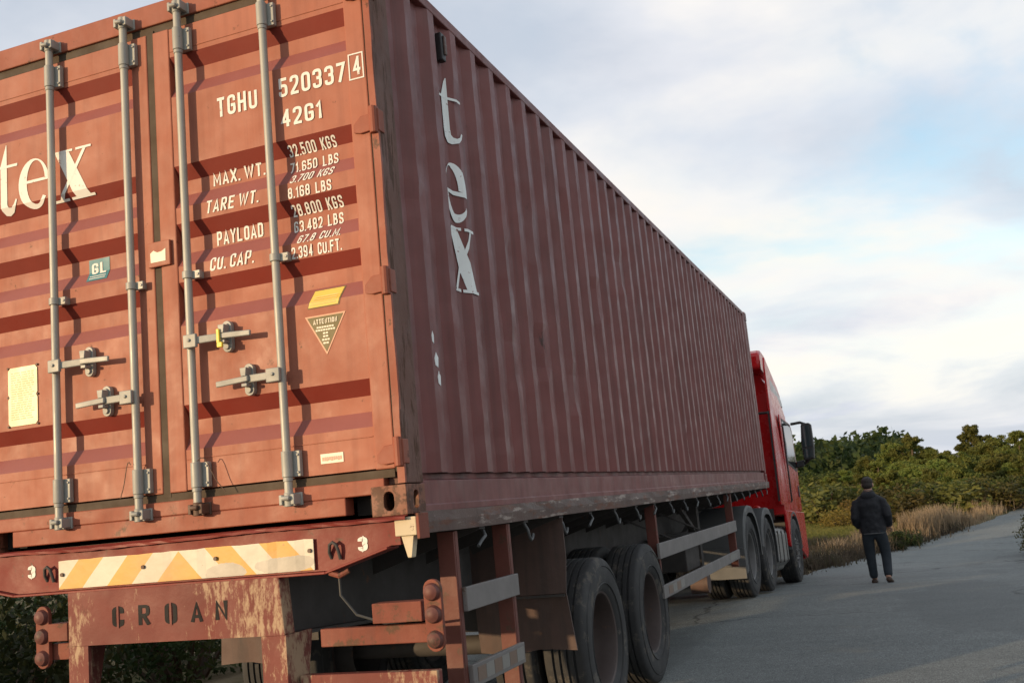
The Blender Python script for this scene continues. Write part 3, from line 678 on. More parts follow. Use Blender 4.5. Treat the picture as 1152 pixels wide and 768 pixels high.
def build_container():
    O = (-CW / 2, 0, CB)
    root = empty('shipping_container', O, 'weathered red-brown corrugated shipping container with grey lock rods, resting on the trailer', 'shipping container')
    B = lambda m, name, mats, par=root, **k: m.build(name, mats, par, O, **k)
    # corner posts
    for x0, x1 in ((-.10, 0), (-CW, -CW + .10)):
        m = MB(); inner = x0 if x1 == 0 else x1; outer = x1 if x1 == 0 else x0; s = 1 if x1 == 0 else -1
        m.prism([(outer, 0), (outer, .176), (outer - s * .030, .176), (outer - s * .030, .06), (inner, .06), (inner, .045), (outer - s * .034, .045), (outer - s * .034, 0)], 'z', CB + .118, CT - .118)
        B(m, 'corner_post', M_post, bevel=.004)
    for x0, x1 in ((-.10, 0), (-CW, -CW + .10)):
        m = MB(); m.box(x0, x1, CL - .14, CL, CB + .118, CT - .118); B(m, 'corner_post', M_side, bevel=.01)
    # the orange lit strip of the right hinge post is a separate angle bar
    for xa, xb in ((-.034, .0005), (-CW - .0005, -CW + .034)):
        m = MB(); n = 26; rnd = random.Random(2)
        ring = []
        for i in range(n + 1):
            z = CB + .12 + (CT - CB - .24) * i / n; e = rnd.uniform(-.0022, .0022)
            ring.append([(xa + .002, -.003 + e, z), (xb + e, -.004 + e, z), (xb + e, .013, z), (xa + .002, .013, z)])
        vs = [p for r in ring for p in r]; fs = [(i * 4 + k, i * 4 + (k + 1) % 4, (i + 1) * 4 + (k + 1) % 4, (i + 1) * 4 + k) for i in range(n) for k in range(4)]
        m.add(vs, fs); B(m, 'post_edge', M_frame)
    # corner castings with oval holes
    for xr, s in ((0, 1), (-CW, -1)):
        for y0, sy in ((0, 1), (CL, -1)):
            for z0 in (CB - .012, CT - .118 + .004):
                m = MB(); a, b = sorted((xr + s * .004, xr - s * .162)); z1 = z0 + .126
                yf = y0 - sy * .004; yb = y0 + sy * .178
                hole = stadium(xr - s * .079, (z0 + z1) / 2 - .002, .048, .080)
                m.prism([(a, z0), (b, z0), (b, z1), (a, z1)], 'y', *sorted((yf, yf + sy * .026)), holes=[hole])
                ya, yb2 = sorted((y0 + sy * .022, yb)); hole2 = stadium(y0 + sy * .089, (z0 + z1) / 2 - .002, .048, .080)
                m.prism([(ya, z0), (yb2, z0), (yb2, z1), (ya, z1)], 'x', *sorted((xr + s * .004, xr - s * .022)), holes=[hole2])
                ia, ib = sorted((xr - s * .022, xr - s * .162))
                m.box(ia, ib, ya, yb2, z1 - .02, z1); m.box(ia, ib, ya, yb2, z0, z0 + .02)
                ia, ib = sorted((xr - s * .140, xr - s * .162)); m.box(ia, ib, ya, yb2, z0 + .02, z1 - .02)
                B(m, 'corner_casting', M_casting if sy == 1 else M_side, bevel=.008)
    # rear frame
    m = MB(); m.box(-CW + .10, -.10, .004, .08, CB + .082, CB + .148); m.box(-CW + .292, -.292, .006, .08, CB + .006, CB + .082)
    B(m, 'rear_sill', M_frame, bevel=.005)
    for s in (0, 1):
        m = MB()
        xa, xb = (-.292, -.160) if s == 0 else (-CW + .160, -CW + .292)
        m.box(xa + .004, xb - .004, .10, .11, CB + .0, CB + .082)
        B(m, 'pocket_back', M_dark)
    m = MB(); m.box(-CW + .06, -.06, .002, .08, 3.925, CT - .002); B(m, 'door_header', M_frame, bevel=.006)
    m = MB(); m.box(-CW + .07, -.07, .016, .03, 3.885, 3.926); B(m, 'frame_gasket', M_gasket)
    m = MB(); m.box(-CW + .05, -.05, .012, .03, 1.598, 1.632); B(m, 'frame_gasket', M_gasket)
    # sides, roof, front
    zb, zt = 1.612, 3.988; rng = np.random.default_rng(5); nz = 26
    def wall(xo, s, name):
        m = MB(); ny = len(SK); amp = rng.normal(size=(nz + 1, ny)) * .0012
        for k in range(18):
            cj, ci = rng.integers(8, ny - 4), rng.integers(2, nz - 2); amp[ci - 1:ci + 2, cj:cj + 2] -= rng.uniform(.004, .013)
        vs = []
        for i in range(nz + 1):
            z = zb + (zt - zb) * i / nz
            for j, (y, d) in enumerate(SK): vs.append((xo + s * (d - .003 + (amp[i, j] if 0 < i < nz else 0)), y, z))
        fs = [(i * ny + j, i * ny + j + 1, (i + 1) * ny + j + 1, (i + 1) * ny + j) for i in range(nz) for j in range(ny - 1)]
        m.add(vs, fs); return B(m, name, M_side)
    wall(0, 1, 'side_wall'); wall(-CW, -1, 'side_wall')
    for xo, s in ((0, 1), (-CW, -1)):
        a, b = sorted((xo - s * .06, xo)); m = MB(); m.box(a, b, .178, CL - .17, 3.984, CT); B(m, 'top_rail', M_side, bevel=.006)
        m = MB()
        m.prism([(xo - s * .014, CB + .022), (xo - s * .014, 1.578), (xo - s * .052, 1.584), (xo - s * .052, 1.614), (xo - s * .06, 1.614), (xo - s * .06, CB - .009), (xo - s * .004, CB - .009), (xo - s * .004, CB + .022)], 'y', .178, CL - .17)
        B(m, 'bottom_rail', M_side, bevel=.003)
    m = MB(); m.box(-CW + .06, -.06, .08, CL - .1, CT - .03, CT - .018); B(m, 'roof', M_side)
    m = MB(); m.box(-CW + .10, -.10, CL - .05, CL - .02, CB + .1, CT - .1); B(m, 'front_wall', M_side)
    m = MB(); m.box(-CW + .061, -.061, .12, CL - .1, CB + .06, CB + .09); B(m, 'floor', M_dark)
    # vent near the top of the side
    m = MB(); m.box(-SD - .002, -SD + .034, .812, .862, 3.770, 3.925); v = B(m, 'vent', M_black, bevel=.006)
    m = MB(); m.box(-SD + .034, -SD + .044, .834, .860, 3.805, 3.910); B(m, 'vent_cover', M_beam, v, bevel=.003)
    # doors
    def door(x0, x1, post_side):
        seam = x1 if post_side < 0 else x0
        m = MB()
        pa, pb = x0 + .095, x1 - .095
        prof_ = [(1.640, 0)] + [(1.779, 0)] + KN + [(3.76, 0), (3.880, 0)]
        prof_ = sorted(prof_)
        vs = []; n = 14
        for z, d in prof_:
            for i in range(n + 1): vs.append((pa + (pb - pa) * i / n, DY + d, z))
        k = len(prof_); fs = [(i * (n + 1) + j, i * (n + 1) + j + 1, (i + 1) * (n + 1) + j + 1, (i + 1) * (n + 1) + j) for i in range(k - 1) for j in range(n)]
        for q, f in enumerate(fs):                   # folds that look down are deeper red; sky light is painted into upward ones
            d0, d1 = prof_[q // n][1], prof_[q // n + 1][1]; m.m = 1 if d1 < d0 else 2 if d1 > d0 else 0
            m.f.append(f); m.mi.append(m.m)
        m.m = 0; m.v += vs
        m.box(pa, pb, .075, .085, 1.63, 3.89)
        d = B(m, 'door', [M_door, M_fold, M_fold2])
        m = MB()
        for a, b in ((x0, pa), (pb, x1)): m = MB(); m.box(a, b, .005, .06, 1.634, 3.884); B(m, 'door_stile', M_door, d, bevel=.006)
        for z in (3.762, 1.778):                     # weld ridges across the top and bottom of the panel
            m = MB(); m.box(pa + .002, pb - .002, DY - .0030, DY + .006, z - .0022, z + .0022); B(m, 'weld_seam', M_door, d, bevel=.0015)
        hx = x1 if post_side > 0 else x0; s = post_side
        m = MB(); a, b = sorted((hx - s * .002, hx + s * .010)); m.box(a, b, .010, .05, 1.62, 3.89); B(m, 'door_gasket', M_gasket, d)
        for z in (3.80, 3.165, 2.436, 1.701):
            m = MB(); xe = 0 if s > 0 else -CW
            m.prism([(xe - s * .120, z - .040), (xe - s * .120, z - .005), (xe - s * .085, z + .030), (xe - s * .020, z + .034), (xe - s * .020, z - .045), (xe - s * .085, z - .050)], 'y', -.008, .0045)
            m.tube([(xe - s * .018, -.008, z - .062), (xe - s * .018, -.008, z + .062)], .019, 12)
            a, b = sorted((xe - s * .018, xe + s * .006)); m.box(a, b, -.004, .05, z - .052, z + .052)
            B(m, 'hinge', M_frame, d, bevel=.004)
        return d
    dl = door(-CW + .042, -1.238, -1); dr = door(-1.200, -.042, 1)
    m = MB(); m.box(-1.2405, -1.1975, .010, .05, 1.615, 3.90); B(m, 'door_gasket', M_gasket, dl)
    # lock rods
    RODS = [(-1.813, 2.297, 1), (-1.344, 2.094, -1), (-1.019, 2.305, 1), (-.543, 2.093, -1)]
    for i, (x, hz, s) in enumerate(RODS):
        m = MB(); m.tube([(x, -.034, 1.575), (x, -.034, 3.93)], .0185, 16); rod = B(m, 'lock_rod', M_rod, smooth=50)
        for z in (3.79, 1.70):                      # guide housings
            m = MB(); m.box(x - .014, x + .055, -.020, .004, z - .056, z + .056); m.tube([(x, -.034, z - .056), (x, -.034, z + .056)], .025, 14)
            m.box(x - .020, x + .020, -.034, -.002, z - .054, z + .054)
            for zz in (z - .038, z + .038):
                m.tube([(x + .046, -.026, zz), (x + .046, -.018, zz)], .006, 8); m.tube([(x - .020, -.040, zz), (x - .012, -.040, zz)], .008, 8)
            m.tube([(x, -.034, z - .075), (x, -.034, z - .056)], .022, 14)
            B(m, 'rod_bracket', M_brack, rod, smooth=40, bevel=.003)
        m = MB(); z = 2.622; m.tube([(x, -.034, z - .017), (x, -.034, z + .017)], .026, 14); m.box(x, x + .062, -.030, -.012, z - .019, z + .019); m.box(x + .03, x + .055, -.012, .04, z - .016, z + .016)
        m.tube([(x + .052, -.034, z), (x + .052, -.029, z)], .007, 8); B(m, 'rod_clamp', M_brack, rod, smooth=40, bevel=.002)
        for z, q in ((3.955, 1), (1.548, -1)):      # cams hooked in their keepers
            m = MB(); m.tube([(x, -.034, z - .03), (x, -.034, z + .03)], .022, 12)
            m.box(x - .036, x - .020, -.060, .006, z - .022, z + .022); m.box(x + .022, x + .040, -.060, .006, z - .022, z + .022)
            m.box(x - .030, x + .034, -.040, -.026, z - .012 + q * .016, z + .012 + q * .016); m.tube([(x - .012, -.072, z - q * .006), (x + .022, -.066, z - q * .006)], .011, 8)
            m.box(x - .044, x + .046, -.004, .008, z - .028, z + .028)
            B(m, 'cam_keeper', M_bolt if i in (2,) and q < 0 else M_brack, rod, smooth=40, bevel=.003)
        # handle: hinge plate on the rod, lever through the hub bracket
        m = MB(); e = x + s * .335; hub = x + s * .185
        m.box(*sorted((x - s * .012, x + s * .058)), -.076, -.058, hz - .032, hz + .030)
        m.tube([(x + s * .022, -.084, hz + .002), (x + s * .022, -.074, hz + .002)], .008, 10)
        m.bar((x + s * .045, -.060, hz), (hub, -.034, hz + .004), .012, .034); m.bar((hub - s * .02, -.052, hz + .004), (e, -.050, hz - .004), .014, .026)
        h = B(m, 'handle', M_brack, rod, smooth=40, bevel=.004)
        m = MB(); m.prism(stadium(hub, hz + .004, .050, .145), 'y', -.016, DY - .003)
        m.tube([(hub, -.026, hz + .05), (hub, -.012, hz + .05)], .014, 10); m.tube([(hub, -.026, hz - .043), (hub, -.012, hz - .043)], .014, 10)
        m.prism([(hub - .012, hz + .016), (hub + .012, hz + .016), (hub + .017, hz + .054), (hub - .017, hz + .054)], 'y', -.060, -.016); m.box(hub - .014, hub + .014, -.056, -.016, hz - .030, hz - .016)
        B(m, 'handle_catch', M_brack, rod, smooth=40, bevel=.003)
        if i == 2:
            m = MB(); m.box(hub - .020, hub - .004, -.070, -.058, hz - .030, hz + .034); m.box(hub - .016, hub + .012, -.074, -.060, hz - .052, hz - .028); B(m, 'seal', M_seal, rod, bevel=.003)
    # markings, wrapped over the folds of the door
    cuts = [(1, z) for z in KZ]; EPS = .0022
    def mark(s, x, z, w, h, bold=.15, shear=0.0, par=dr):
        vs, fs = text_polys(s, w, h, shear, bold); vs = [(x + a, z + b) for a, b in vs]
        return drape(vs, fs, cuts, lambda a, b: (a, DY + door_depth(b) - EPS if a < -.139 else .005 - EPS, b), 'marking', M_white, par, O)
    BD = .155
    mark('TGHU', -.842, 3.366, .222, .096, BD); mark('520337', -.500, 3.382, .355, .094, BD); mark('4', -.108, 3.396, .040, .088, BD)
    m = MB(); a, b, c, e = -.128, -.052, 3.376, 3.500; w = .006
    m.prism([(a, c), (b, c), (b, e), (a, e)], 'y', .0022, .0048, holes=[[(a + w, c + w), (b - w, c + w), (b - w, e - w), (a + w, e - w)]]); B(m, 'marking', M_white, dr)
    mark('42G1', -.500, 3.238, .218, .088, BD)
    for s, x, z, w, h in (('MAX. WT.', -.910, 3.046, .290, .070), ('PAYLOAD', -.905, 2.757, .256, .072)): mark(s, x, z, w, h, .15)
    for s, x, z, w, h in (('TARE WT.', -.926, 2.908, .285, .068), ('CU. CAP.', -.926, 2.632, .242, .068)): mark(s, x, z, w, h, .15, .18)
    for s, z, w, it in (('32.500  KGS', 3.100, .250, 0), ('71.650  LBS', 3.022, .252, 0), ('3.700  KGS', 2.965, .230, 1), ('8.168  LBS', 2.894, .226, 0), ('28.800  KGS', 2.815, .264, 0), ('63.482  LBS', 2.741, .256, 0), ('67.8  CU.M.', 2.680, .224, 1), ('2.394  CU.FT.', 2.612, .258, 0)):
        mark(s, -.484 + (.03 if it and s[0] == '6' else .012 if it else 0), z, w, .042 if it else .054, .15, .25 if it else 0)
    # large lettering on the left door and down the side
    def big(ch, x, z, w, h, par, side=False, dy=0.0):
        for k, poly in enumerate(LETTER[ch]):
            if side:
                vs = [(x + a * w, z + b * h) for a, b in poly]
                drape(vs, tri_poly(poly), [(0, y) for y in SKY if x - .1 < y < x + w + .1], lambda a, b, k=k: (side_depth(a) + .001 + .0006 * k, a, b), 'marking', M_white_side, par, O, (1, 0, 0))
            else:
                vs = [(x + a * w, z + b * h) for a, b in poly]
                drape(vs, tri_poly(poly), cuts, lambda a, b, k=k: (a, DY + door_depth(b) - EPS - .0005 * k, b), 'marking', M_white, par, O)
    big('x', -1.855, 3.140, .255, .262, dl); big('e', -2.072, 3.140, .200, .262, dl); big('t', -2.235, 3.140, .165, .262, dl)
    sw = [c for c in root.children if c.name.startswith('side_wall')][0]
    big('t', .765, 3.335, .235, .255, sw, True); big('E', .785, 2.90, .185, .325, sw, True); big('x', .765, 2.53, .250, .345, sw, True)
    for y, z, w, h in ((.392, 2.215, .018, .050), (.405, 2.105, .036, .062), (.425, 2.02, .026, .06)):
        m = MB(); m.prism([(y, z), (y + w * .8, z - .01), (y + w, z + h * .6), (y + w * .4, z + h), (y - .004, z + h * .5)], 'x', -.004, -.0005)
        B(m, 'marking', M_white_side, sw)
    # stickers and plates
    y0, y1 = DY - .003, DY - .0005
    def plate(x, z, w, h, mt, name, par, skew=0.0, y=0.0, d=None):
        m = MB(); dd = door_depth(z + h / 2) if d is None else d
        m.prism([(x, z), (x + w, z), (x + w + skew, z + h), (x + skew, z + h)], 'y', y0 - y + dd, y1 - y + dd); return B(m, name, mt, par)
    def drape_rect(x, z, w, h, mt, name, par, skew=0.0, lift=.0022):
        n = 12; vs = [(x + skew * j / n + w * i, z + h * j / n) for j in range(n + 1) for i in (0, 1)]; fs = [(2 * j, 2 * j + 1, 2 * j + 3, 2 * j + 2) for j in range(n)]
        return drape(vs, fs, cuts, lambda a, b: (a, DY + door_depth(b) - lift, b), name, mt, par, O)
    p = drape_rect(-1.664, 2.706, .126, .112, M_teal, 'class_sticker', root)
    vs, fs = text_polys('GL', .090, .056, 0, .17); drape([(-1.646 + a, 2.742 + b) for a, b in vs], fs, cuts, lambda a, b: (a, DY + door_depth(b) - .004, b), 'marking', M_white, p, O)
    for zz in (2.728, 2.716): drape([(-1.65, zz), (-1.552, zz), (-1.552, zz + .004), (-1.65, zz + .004)], [(0, 1, 2, 3)], cuts, lambda a, b: (a, DY + door_depth(b) - .004, b), 'marking', M_white, p, O)
    m = MB(); a, b, c, e = -2.158, -1.972, 2.046, 2.338; k = .014; mid = (c + e) / 2
    m.prism([(a + k, c), (b - k, c), (b, c + k), (b, mid - k), (b - .008, mid), (b, mid + k), (b, e - k), (b - k, e), (a + k, e), (a, e - k), (a, mid + k), (a + .008, mid), (a, mid - k), (a, c + k)], 'y', DY - .005, DY - .001)
    p = B(m, 'safety_plate', M_cream); m = MB(); rnd = random.Random(1)
    for i in range(21):
        z = e - .030 - i * .0115; x = a + .018
        while x < b - .03: w = rnd.uniform(.01, .04); m.box(x, min(x + w, b - .02), DY - .0058, DY - .0051, z, z + .0042); x += w + .008
    B(m, 'plate_print', M_inkline, p)
    m = MB()
    for x, z in ((a, c), (b, c), (a, e), (b, e), (a, mid), (b, mid)): m.tube([(x, DY - .008, z), (x, DY, z)], .006, 8)
    B(m, 'rivet', M_bolt, p)
    p = drape_rect(-.420, 2.372, .160, .086, M_olive, 'yellow_notice', root, .026, .0018); q = drape_rect(-.415, 2.376, .150, .078, M_yellow, 'notice_face', p, .024, .0030)
    m = MB()
    for i in range(4): m.box(-.405 + i * .006, -.275 + i * .005, DY - .0050, DY - .0042, 2.388 + i * .0105, 2.390 + i * .0105)
    m2 = B(m, 'notice_print', M_inkline, p)
    m = MB(); tri = [(-.436, 2.338), (-.230, 2.338), (-.335, 2.158)]; m.prism(tri, 'y', DY - .0022, DY - .0004); p = B(m, 'warning_sticker', M_pink)
    m = MB(); m.prism([(-.424, 2.331), (-.242, 2.331), (-.335, 2.172)], 'y', DY - .0034, DY - .0023); B(m, 'sticker_face', M_olive, p)
    vs, fs = text_polys('ATTENTION', .122, .025, 0, .17); drape([(-.394 + a, 2.296 + b) for a, b in vs], fs, [], lambda a, b: (a, DY - .0046, b), 'marking', M_stick, p, O)
    m = MB()
    for z, w, n in ((2.279, .088, 7), (2.266, .100, 8), (2.251, .028, 2), (2.237, .028, 2), (2.222, .040, 3), (2.207, .030, 2)):
        for i in range(n): xx = -.334 - w / 2 + w * i / n; m.box(xx, xx + w / n * .8, DY - .0044, DY - .0036, z, z + .0075)
    B(m, 'fine_print', M_stick, p)
    p = plate(-.400, 1.686, .112, .042, M_stick, 'paper_label', root); m = MB(); rnd = random.Random(9)
    for i in range(9): m.box(-.392 + i * .011, -.3835 + i * .011, DY - .0042, DY - .0033, 1.698 + rnd.uniform(-.002, .002), 1.714)
    B(m, 'label_print', M_redink, p)
    m = MB(); m.box(-1.262, -1.134, -.012, .006, 2.700, 2.822); p = B(m, 'seam_plate', M_door, bevel=.004)
    m = MB(); m.prism([(-1.243, 2.722), (-1.158, 2.722), (-1.156, 2.782), (-1.180, 2.770), (-1.205, 2.768), (-1.226, 2.780), (-1.245, 2.768)], 'y', -.0142, -.0122); B(m, 'torn_label', M_stick, p)
    # loose seal wires on the rods
    for x, z, w in ((-1.36, 1.80, -.09), (-.99, 1.78, .12)):
        m = MB(); m.tube([(x + w * t, -.062 + .03 * t, z - .02 - .16 * t * t + .02 * math.sin(7 * t)) for t in [i / 8 for i in range(9)]], .0022, 5); B(m, 'seal_wire', M_bolt)
    return root
build_container()

# ------------------------------------------------------------------ wheels
TYRE = [(.290, -.105), (.315, -.132), (.36, -.142), (.43, -.146), (.478, -.138), (.500, -.130), (.512, -.122), (.517, -.110)]
for g in (-.068, -.023, .023, .068): TYRE += [(.5195, g - .008), (.505, g - .006), (.505, g + .006), (.5195, g + .008)]
TYRE += [(.517, .110), (.512, .122), (.500, .130), (.478, .138), (.43, .146), (.36, .142), (.315, .132), (.290, .105)]
def tyre_mb(c, wd=1.0, rr=1.0):
    m = MB(); m.lathe([(r * rr, h * wd) for r, h in TYRE], c, seg=72)
    for r, h in ((.345, .1445), (.455, .1435)):
        for s in (1, -1): m.lathe([(r * rr, (h - .004) * wd), ((r + .004) * rr, (h + .003) * wd), ((r + .009) * rr, (h - .004) * wd)], c, seg=72, sign=s)
    return m
def wheel(parent, cx, cy, cz, side, dual=True, style='deep', mr=None):
    """side = +1 for a wheel whose outer face looks to +x; cx is the plane of the outer sidewall"""
    mr = mr or M_rim
    c0 = (cx - side * .146, cy, cz)
    m = MB()                                        # hub is the wheel itself
    if style == 'deep': m.lathe([(0, -.02), (.085, -.02), (.10, -.035), (.115, -.06), (.14, -.075), (.14, -.20)], c0, seg=24, sign=side)
    elif style == 'drive': m.lathe([(0, .085), (.07, .085), (.125, .070), (.15, .045), (.165, -.01), (.17, -.18)], c0, seg=24, sign=side)
    else: m.lathe([(0, .135), (.06, .135), (.10, .12), (.115, .09), (.13, .06), (.13, -.16)], c0, seg=24, sign=side)
    w = m.build('wheel', M_chas if style != 'drive' else M_rimg, parent, smooth=40)
    offs = [0] + ([-side * .335] if dual else [])
    for dx in offs:
        c = (c0[0] + dx, cy, cz); tyre_mb(c).build('tyre', M_tyre, w, smooth=35)
    m = MB()
    if style == 'front':
        m.lathe([(.300, .112), (.296, .120), (.284, .112), (.276, .075), (.262, .060), (.235, .095), (.185, .118), (.14, .118), (.13, .105), (.11, .105)], c0, seg=48, sign=side); bz, br, bh = .118, .165, .03
    else:
        d = -.105 if style == 'deep' else -.085
        m.lathe([(.304, .108), (.300, .118), (.288, .112), (.281, .095), (.276, .02), (.266, d + .045), (.245, d + .012), (.21, d), (.13, d)], c0, seg=48, sign=side); bz, br, bh = d, .165, .028
    for i in range(10):
        a = i * math.pi / 5; p = Vector((c0[0] + side * bz, cy + br * math.cos(a), cz + br * math.sin(a)))
        m.tube([p - Vector((side * .004, 0, 0)), p + Vector((side * bh, 0, 0))], .0155, 6)
    for dx in offs[1:]:
        m.lathe([(.30, .11), (.285, .11), (.27, 0), (.26, -.11), (.30, -.11)], (c0[0] + dx, cy, cz), seg=32, sign=side); m.lathe([(.285, .04), (.13, .04)], (c0[0] + dx, cy, cz), seg=32, sign=side)
    m.build('rim', mr, w, smooth=40)
    return w

# ------------------------------------------------------------------ the semi-trailer
def build_trailer():
    root = empty('semi_trailer', (-CW / 2, 3.4, 0), 'grimy flatbed semi-trailer with a red rear beam and hazard board, carrying the container', 'semi-trailer')
    O = (-CW / 2, 3.4, 0)
    B = lambda m, name, mats, par=root, **k: m.build(name, mats, par, O, **k)
    XL, XR = -2.470, .032
    # deck and side beams
    m = MB(); m.box(XL + .06, XR - .06, .10, 12.1, 1.405, 1.436); B(m, 'deck', M_chas)
    for xo, s in ((XR, 1), (XL, -1)):
        m = MB(); rnd = random.Random(12 + s); n = 60; vs = []; fs = []
        for i in range(n + 1):
            y = .055 + (12.10 - .055) * i / n; e = rnd.uniform(-.004, .004); e2 = rnd.uniform(-.003, .003)
            for px, pz in ((0, 1.443 + e2), (.004 + e, 1.40), (e, 1.352 + e2), (-.055, 1.350), (-.055, 1.362), (-.012, 1.362), (-.012, 1.430), (-.055, 1.443)): vs.append((xo + s * px, y, pz))
        for i in range(n):
            for k in range(8): fs.append((i * 8 + k, i * 8 + (k + 1) % 8, (i + 1) * 8 + (k + 1) % 8, (i + 1) * 8 + k))
        fs += [tuple(range(8)), tuple(n * 8 + k for k in range(8))]
        m.add(vs, fs); B(m, 'side_beam', M_beam)
    # outriggers with rope hooks under the beams
    for s, xo in ((1, XR), (-1, XL)):
        for k in range(19):
            y = .75 + k * .615
            if y > 11.9: break
            m = MB(); xi = xo - s * .62; a, b = sorted((xi, xo - s * .015)); m.box(a, b, y - .035, y + .035, 1.338, 1.349)
            m.prism([(xo - s * .03, 1.338), (xi, 1.338), (xi, 1.16)], 'y', y - .006, y + .006); B(m, 'outrigger', M_chas)
            if s == 1:
                m = MB(); m.tube([(xo - .035, y + .01, 1.345), (xo - .012, y + .012, 1.30), (xo - .008, y + .02, 1.262), (xo - .010, y + .045, 1.243), (xo - .012, y + .075, 1.252), (xo - .012, y + .088, 1.275)] if k % 3 else
                                 [(xo - .035, y + .04, 1.345), (xo - .010, y + .02, 1.305), (xo - .006, y - .04, 1.285), (xo - .006, y - .085, 1.262)], .0085, 8); B(m, 'rope_hook', M_plast, smooth=50)
    # main chassis beams
    for xc in (-.66, -1.78):
        m = MB(); m.prism([(.05, 1.40), (12.0, 1.40), (12.0, 1.20), (9.4, 1.14), (8.6, .94), (.9, .94), (.05, .985)], 'x', xc - .007, xc + .007)
        m.prism([(.05, .985), (.9, .94), (8.6, .94), (9.4, 1.14), (12.0, 1.20), (12.0, 1.185), (9.4, 1.124), (8.6, .924), (.9, .924), (.05, .97)], 'x', xc - .07, xc + .07); B(m, 'chassis_beam', M_chas)
    for y in (.9, 2.0, 3.4, 5.0, 6.6, 8.2, 10.2):
        m = MB(); m.box(-1.77, -.67, y - .05, y + .05, 1.06, 1.30); B(m, 'cross_member', M_chas)
    # rear beam with its bent flanges
    xl, xr = XL + .012, -.030; pts = [(xl, 1.432), (xl, 1.312), (-2.08, 1.236), (-.375, 1.236), (xr - .045, 1.318), (xr, 1.318), (xr, 1.432)]
    m = MB(); m.prism(pts, 'y', -.022, .05); rb = B(m, 'rear_beam', M_trail)
    m = MB(); n = 44; rnd = random.Random(3); vs = []; fs = []
    for i in range(n + 1):
        x = xl + (.012 - xl) * i / n; w = .0022 * math.sin(i * .45) + rnd.uniform(-.002, .002) - .010 * math.exp(-((x + 1.5) / .35) ** 2)
        for y, z in ((-.052, 1.430 + w), (-.052, 1.418 + w), (-.02, 1.420 + w * .3), (-.02, 1.437 + w * .3)): vs.append((x, y + rnd.uniform(-.003, .003), z))
    for i in range(n):
        for k in range(4): fs.append((i * 4 + k, i * 4 + (k + 1) % 4, (i + 1) * 4 + (k + 1) % 4, (i + 1) * 4 + k))
    m.add(vs, fs); B(m, 'top_flange', M_trail, rb)
    m = MB(); low = [(xl, 1.310), (-2.08, 1.234), (-.375, 1.234), (-.075, 1.316)]
    for (a, b), (c, d) in zip(low, low[1:]): m.prism([(a, b), (c, d), (c, d - .011), (a, b - .011)], 'y', -.058, .05)
    B(m, 'bottom_flange', M_trail, rb, bevel=.003)
    for x in (-2.020, -.228):
        vs, fs = text_polys('3', .046, .068, 0, .24); drape([(x + a, 1.300 + b) for a, b in vs], fs, [], lambda a, b: (a, -.0250, b), 'marking', M_white, rb, O)
    for x, s in ((-1.905, 1), (-.36, 1)):
        m = MB(); m.tube([(x, -.02, 1.285), (x - .002, -.034, 1.31), (x + .008, -.045, 1.342), (x + .024, -.048, 1.352), (x + .040, -.046, 1.340), (x + .046, -.040, 1.312), (x + .048, -.030, 1.280)], .0075, 8); B(m, 'rope_hook', M_chas, rb, smooth=50)
    # hazard board
    m = MB(); n = 30; vs = []; fs = []; rnd = random.Random(21)
    for i in range(n + 1):
        x = -1.822 + (1.822 - .437) * i / n; e = rnd.uniform(-.0018, .0018)
        for y, z in ((-.034 + e, 1.244), (-.034 + e, 1.374 + e), (-.030, 1.374 + e), (-.030, 1.244)): vs.append((x, y, z))
    for i in range(n):
        for k in range(4): fs.append((i * 4 + k, i * 4 + (k + 1) % 4, (i + 1) * 4 + (k + 1) % 4, (i + 1) * 4 + k))
    fs += [(0, 1, 2, 3), (n * 4, n * 4 + 1, n * 4 + 2, n * 4 + 3)]
    m.add(vs, fs); me = B(m, 'hazard_board', M_board, None); me.parent = root
    m = MB()
    for x, z in ((-1.33, 1.315), (-.935, 1.325), (-.455, 1.325), (-1.80, 1.31)): m.tube([(x, -.043, z), (x, -.033, z)], .009, 8)
    B(m, 'screw', M_bolt, me, smooth=40)
    # corner twist locks (cream bracket at the right end)
    for xc, s in ((.003, 1), (-2.441, -1)):
        m = MB(); m.box(xc - .052, xc + .048, -.030, .035, 1.352, 1.428); m.prism([(xc - .03, 1.352), (xc + .028, 1.352), (xc + .012, 1.262), (xc - .006, 1.262)], 'y', -.020, .02)
        B(m, 'twist_lock', paint('twist_lock_paint', (.52, .44, .30), .6, .1, wear=RUST, wear_amt=.4, wear_scale=16, bump=.3) if s == 1 else M_bolt, bevel=.004)
        m = MB(); m.box(*sorted((xc + s * .050, xc + s * .064)), -.034, .06, 1.335, 1.440); B(m, 'end_plate', M_lampb, bevel=.003)
    # bumper with legs
    m = MB(); m.prism([(-1.750, 1.226), (-.602, 1.226), (-.585, .985), (-.700, .985), (-1.635, .985), (-1.750, .985)], 'y', -.060, .02); bp = B(m, 'rear_bumper', M_bump, bevel=.006)
    for x0, x1 in ((-1.752, -1.637), (-.706, -.582)):
        m = MB(); m.prism([(x0, .9848), (x1, .9848), (x1 - (.0), .52), (x0, .52)], 'y', -.058, -.035); m.prism([(-.035, .984), (.16, .984), (.05, .52), (-.035, .52)], 'x', x0 + .006 if x0 < -1 else x1 - .022, x0 + .022 if x0 < -1 else x1 - .006)
        B(m, 'leg', M_bump, bp, bevel=.004)
    for ch, x in zip('CROAN', (-1.492, -1.345, -1.200, -1.062, -.932)):
        vs, fs = text_polys(ch, .066, .090, 0, .16); drape([(x + p, 1.060 + q) for p, q in vs], fs, [], lambda p, q: (p, -.0622, q), 'marking', M_dark, bp, O)
    for x in (-1.492, -1.200):                      # the stencil's bridges leave bare strips across the letters
        m = MB(); m.box(x + .028, x + .039, -.0650, -.0642, 1.055, 1.152); B(m, 'stencil_bridge', M_bump, bp)
